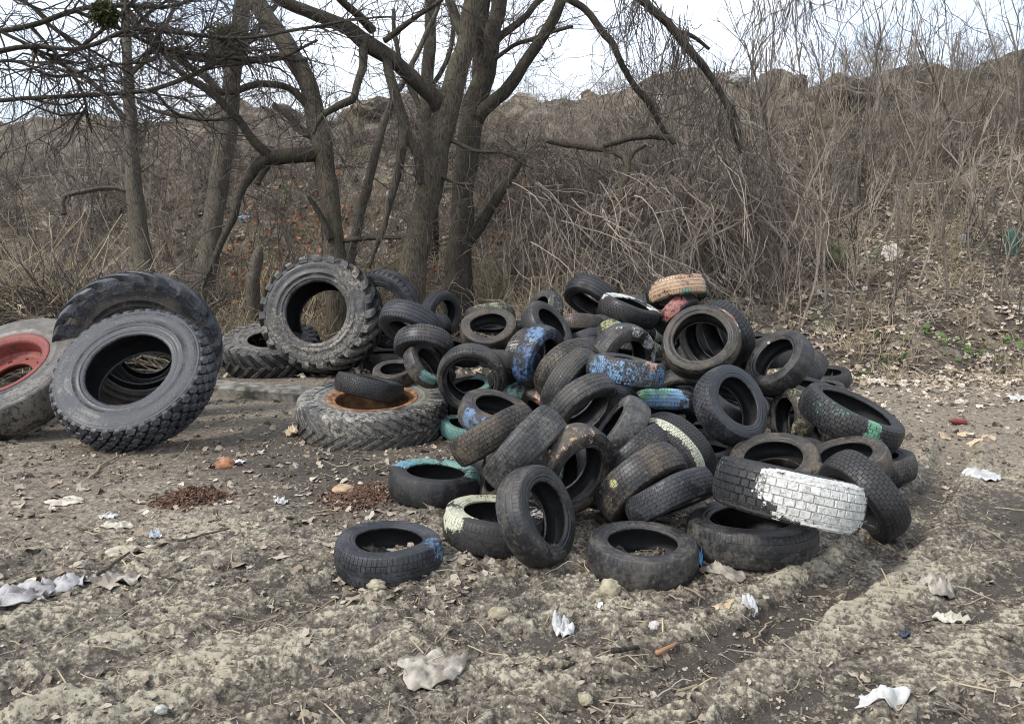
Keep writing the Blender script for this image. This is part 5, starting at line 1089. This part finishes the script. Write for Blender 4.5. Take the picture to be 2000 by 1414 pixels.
for i, (px, py, w, lb) in enumerate([(416, 276, 26, 'pale rounded slab up the bank by the tall pale trunk'), (655, 232, 40, 'pale concrete slab up the bank right of the crooked tree'), (500, 332, 36, 'pale concrete chunk under the bent limb'), (180, 410, 34, 'pale stone lump on the bank at the far left')]):
    rock('concrete_slab', lb, 'slab', px, py, w, M['concrete'], 60 + i, .55, .2)
rock('earth_mound', 'brown earth mound on the ridge, the pointed one right of centre', 'mound', 1522, 168, 100, M['soil'], 70, .75, .35, rough=.5)
rock('earth_mound', 'broad rounded earth mound on the ridge at the right', 'mound', 1665, 168, 140, M['soil'], 71, .5, .4, rough=.4)
rock('concrete_slab', 'tilted grey concrete slab on the ridge left of the pointed mound', 'slab', 1444, 158, 46, M['concrete'], 72, .5, .1, rough=.5)
rock('concrete_slab', 'tan broken block on the ridge right of the forked tree', 'slab', 1148, 182, 30, M['rubble'], 73, .7, .4, rough=.5)
rock('earth_mound', 'brown mound on the ridge between the crooked and leaning trees', 'mound', 735, 196, 90, M['soil'], 74, .5, .55, rough=.3)
cloth('plastic_bag', 'torn white bag caught high on the bank right of centre', 'bag', 1290, 206, 26, 20, .12, whitep, 75)
def bottle(name, label, cat, px, py, len_px, rad_k, mat, yaw, seed, neck=True):
    c = at(px, py); l_ = len_px * ((c - CAM) @ FW) / F; r_ = l_ * rad_k
    prof = [(.001, 0), (r_ * .9, .0), (r_, .04 * l_), (r_, .3 * l_), (r_ * .9, .4 * l_), (r_, .5 * l_), (r_, .68 * l_)] + ([(r_ * .75, .78 * l_), (r_ * .32, .88 * l_), (r_ * .32, .97 * l_), (r_ * .4, .97 * l_), (r_ * .4, l_), (.001, l_)] if neck else [(r_, .9 * l_), (r_ * 1.08, .92 * l_), (r_ * 1.08, l_), (r_ * .95, l_), (r_ * .9, .93 * l_), (.001, .92 * l_)])
    m = lathe(prof, 18, name, .0); m.materials.append(mat); o = obj(name, m, loc=c + [0, 0, r_ * .9]); o.rotation_euler = (math.radians(84), .1, yaw); return tag(o, label, cat)
# the weathered beam on the ground between the big tyres
A, B = at(415, 765), at(610, 782); A[0] -= .3
dirv = unit(B - A); L_ = np.linalg.norm(B - A); sd_ = unit(np.cross(dirv, [0, 0, 1])); V = []
for i in range(13):
    t = i / 12; c = A + dirv * L_ * t
    for k, (a, b) in enumerate([(-.17, -.02), (.17, -.02), (.18, .11), (.15, .14), (-.15, .145), (-.18, .12)]):
        V.append(c + sd_ * (a + .012 * float(fbm(i * .9 + 3, k * 2., 91, 2))) + np.array([0, 0, b - .01 + .012 * float(fbm(i * 1.3, k * 3., 92, 2))]) - A)
Fs = [[i * 6 + j, i * 6 + (j + 1) % 6, (i + 1) * 6 + (j + 1) % 6, (i + 1) * 6 + j] for i in range(12) for j in range(6)] + [list(range(5, -1, -1)), list(range(72, 78))]
tag(obj('beam', mk('beam', V, Fs, cm('weathered_wood', (.085, .075, .06), (.25, .235, .205), 9), False), loc=A), 'weathered grey timber beam lying on the ground between the big tyres', 'beam')

bottle('plastic_bottle', 'dark red bottle lying on the path at the right', 'bottle', 1885, 830, 36, .17, redb, math.radians(-80), 45)
bottle('plastic_jar', 'grey plastic jar lying on the bank near the green sheet', 'jar', 1886, 478, 30, .30, cm('grey_plastic', (.32, .33, .36), (.46, .47, .5), 9, .5), math.radians(160), 52, False)
bottle('plastic_bottle', 'blue plastic bottle on the bank left of the crooked tree', 'bottle', 494, 434, 30, .2, bluep, math.radians(-75), 58)
# loose stuff
import bmesh
def lump(seed, mat):
    bm = bmesh.new(); bmesh.ops.create_icosphere(bm, subdivisions=2, radius=1); V = np.array([v.co for v in bm.verts]); Fs = [[q.index for q in f.verts] for f in bm.faces]; bm.free()
    k = 1 + .9 * fbm(V[:, 0] * 1.7 + seed, V[:, 1] * 1.7 + 2.3 * V[:, 2], seed, 3); return mk('lump', V * k[:, None] * [1, .8, .6], Fs, mat, False, {'dry': [.55] * len(V), 'path': [0.] * len(V), 'dark_zone': [0.] * len(V)})
def leafm(seed, mat):
    g = np.random.default_rng(seed); n = 9; a = np.linspace(0, TAU, n, endpoint=False); lob = g.uniform(0, .45)
    r = 1 + lob * np.cos(5 * a + g.uniform(0, 6)) + g.normal(0, .1, n); V = [(0, 0, .12)]; cu = g.uniform(-.5, .5)
    for i in range(n): x, y = r[i] * math.cos(a[i]), .75 * r[i] * math.sin(a[i]); V.append((x, y, cu * x * x * .6 + g.normal(0, .14) + .25 * y * y))
    return mk('leaf', V, [[0, i + 1, (i + 1) % n + 1] for i in range(n)], mat, False)
LEAF = [leafm(s, M['leaf']) for s in range(500, 512)]
LEAFN = [leafm(s, M['leaf_near']) for s in range(600, 608)]
LUMP = [lump(s, M['mud']) for s in range(520, 529)]
def stickm(seed):
    g = np.random.default_rng(seed); p = walk(g, np.zeros((1, 3)), np.array([[1., 0, .1]]), np.array([1.]), 6, .18, (0, 0, -.1)); return mk('twig_bit', *thin(p, [.022], [.012], 4), M['twig' if seed % 2 else 'straw'], False)
BITS = [stickm(s) for s in range(540, 546)]
def strew(name, variants, pts, s0, s1, seed, tilt=.3, lift=.003):
    g = np.random.default_rng(seed); x, y = pts; n = len(x); z = height(x, y) + lift
    sc = s0 + (s1 - s0) * g.uniform(0, 1, n) ** 2.2
    scatter(name, variants, np.c_[x, y, z], np.c_[g.normal(0, tilt, (n, 2)), g.uniform(0, TAU, n)], sc, g.integers(0, len(variants), n))
def patch(n, y0, y1, seed, dens=None, spread=.8):
    g = np.random.default_rng(seed); y = np.exp(g.uniform(math.log(y0), math.log(y1), n)); x = g.uniform(-1, 1, n) * (y * spread + .6)
    if dens is not None:
        k = g.uniform(0, 1, n) < dens(x, y); x, y = x[k], y[k]
    return x, y
strew('mud_clods', LUMP, patch(7000, 2.1, 6.5, 1, lambda x, y: .25 + .75 * sstep(-.1, .5, fbm(x * 1.6, y * 1.6, 71, 3))), .005, .030, 2, .5, -.004)
strew('mud_clods', LUMP, patch(1800, 5.5, 10.5, 3), .008, .04, 4, .5, 0)
def dl(x, y): return np.clip(.20 + .5 * sstep(4.2, 6.2, y) + .35 * sstep(.1, .5, fbm(x * 1.1, y * 1.1, 72, 3)), 0, 1) * (1 - .75 * ((x > -.6) & (x < 2.4) & (y > 5.4) & (y < 9.4)))
strew('leaf_litter', LEAFN, patch(7500, 2.2, 10.4, 5, dl), .006, .032, 6, .35, .004)
g = np.random.default_rng(88); x = g.uniform(1.2, 12.5, 17000); y = g.uniform(9.4, 18.5, 17000); k = (x < .74 * y) & (g.uniform(0, 1, 17000) < 1 - .5 * sstep(13.5, 18, y)); strew('leaf_litter', LEAF, (x[k], y[k]), .022, .065, 7, .45, .015)
g = np.random.default_rng(89); x = g.uniform(2.2, 9.5, 2600); y = 10.3 - np.abs(g.normal(0, 1.5, 2600)); k = (y > 5.5) & (x < .75 * y) & (x > 2.3 + .1 * (y - 6)); strew('leaf_litter', LEAF, (x[k], y[k]), .014, .048, 17, .3, .006)
x = g.uniform(-10, 1.5, 3600); y = g.uniform(10.2, 18.5, 3600); strew('leaf_litter', LEAF, (x, y), .03, .075, 9, .5, .02)
x = g.uniform(-5.5, .3, 900); y = g.uniform(12.8, 17.5, 900); x, y = patch(4200, 3.4, 8.5, 21, lambda x, y: (x < -.2) * (.35 + .65 * sstep(-.1, .4, fbm(x * 1.3, y * 1.3, 74, 3)))); strew('leaf_litter', LEAFN + LEAF[:3], (x, y), .010, .052, 22, .4, .006)
x = g.uniform(-5.5, .3, 900); y = g.uniform(12.8, 17.5, 900); RUST = [leafm(s, M['leaf_rust']) for s in range(560, 564)]; k = fbm(x * .5, y * .5, 73, 2) > -.1
n = int(k.sum()); scatter('rusty_leaves', RUST, np.c_[x[k], y[k], height(x[k], y[k]) + g.uniform(.05, 1.0, n)], g.normal(0, 1, (n, 3)), g.uniform(.03, .07, n), g.integers(0, 4, n))
strew('leaf_crumbs', LEAFN, patch(13000, 2.0, 7.0, 31), .003, .013, 32, .5, .002)
strew('twig_bits', BITS, patch(2600, 2.1, 10.2, 11), .06, .22, 12, .12, .008)
x = g.uniform(1, 11, 1800); y = g.uniform(9.6, 15, 1800); strew('twig_bits', BITS, (x, y), .15, .6, 13, .2, .03)
GRN = [leafm(s, M['green']) for s in range(570, 574)]
gx, gy = [], []
for px, py, k_, sp in [(1840, 680, 60, .25), (1960, 690, 70, .3), (1730, 705, 30, .25), (1500, 265, 90, .7), (1600, 330, 50, .5), (1700, 350, 40, .5), (1900, 330, 50, .4), (1660, 745, 24, .2), (700, 420, 50, .4), (800, 430, 30, .3)]:
    c = at(px, py); k_ = k_ // 3; gx += list(c[0] + g.normal(0, sp, k_)); gy += list(c[1] + g.normal(0, sp * .8, k_))
gx, gy = np.array(gx), np.array(gy); n = len(gx)
scatter('green_weeds', GRN, np.c_[gx, gy, height(gx, gy) + g.uniform(.02, .14, n)], np.c_[g.normal(0, .6, (n, 2)), g.uniform(0, 6.28, n)], g.uniform(.03, .07, n), g.integers(0, 4, n))
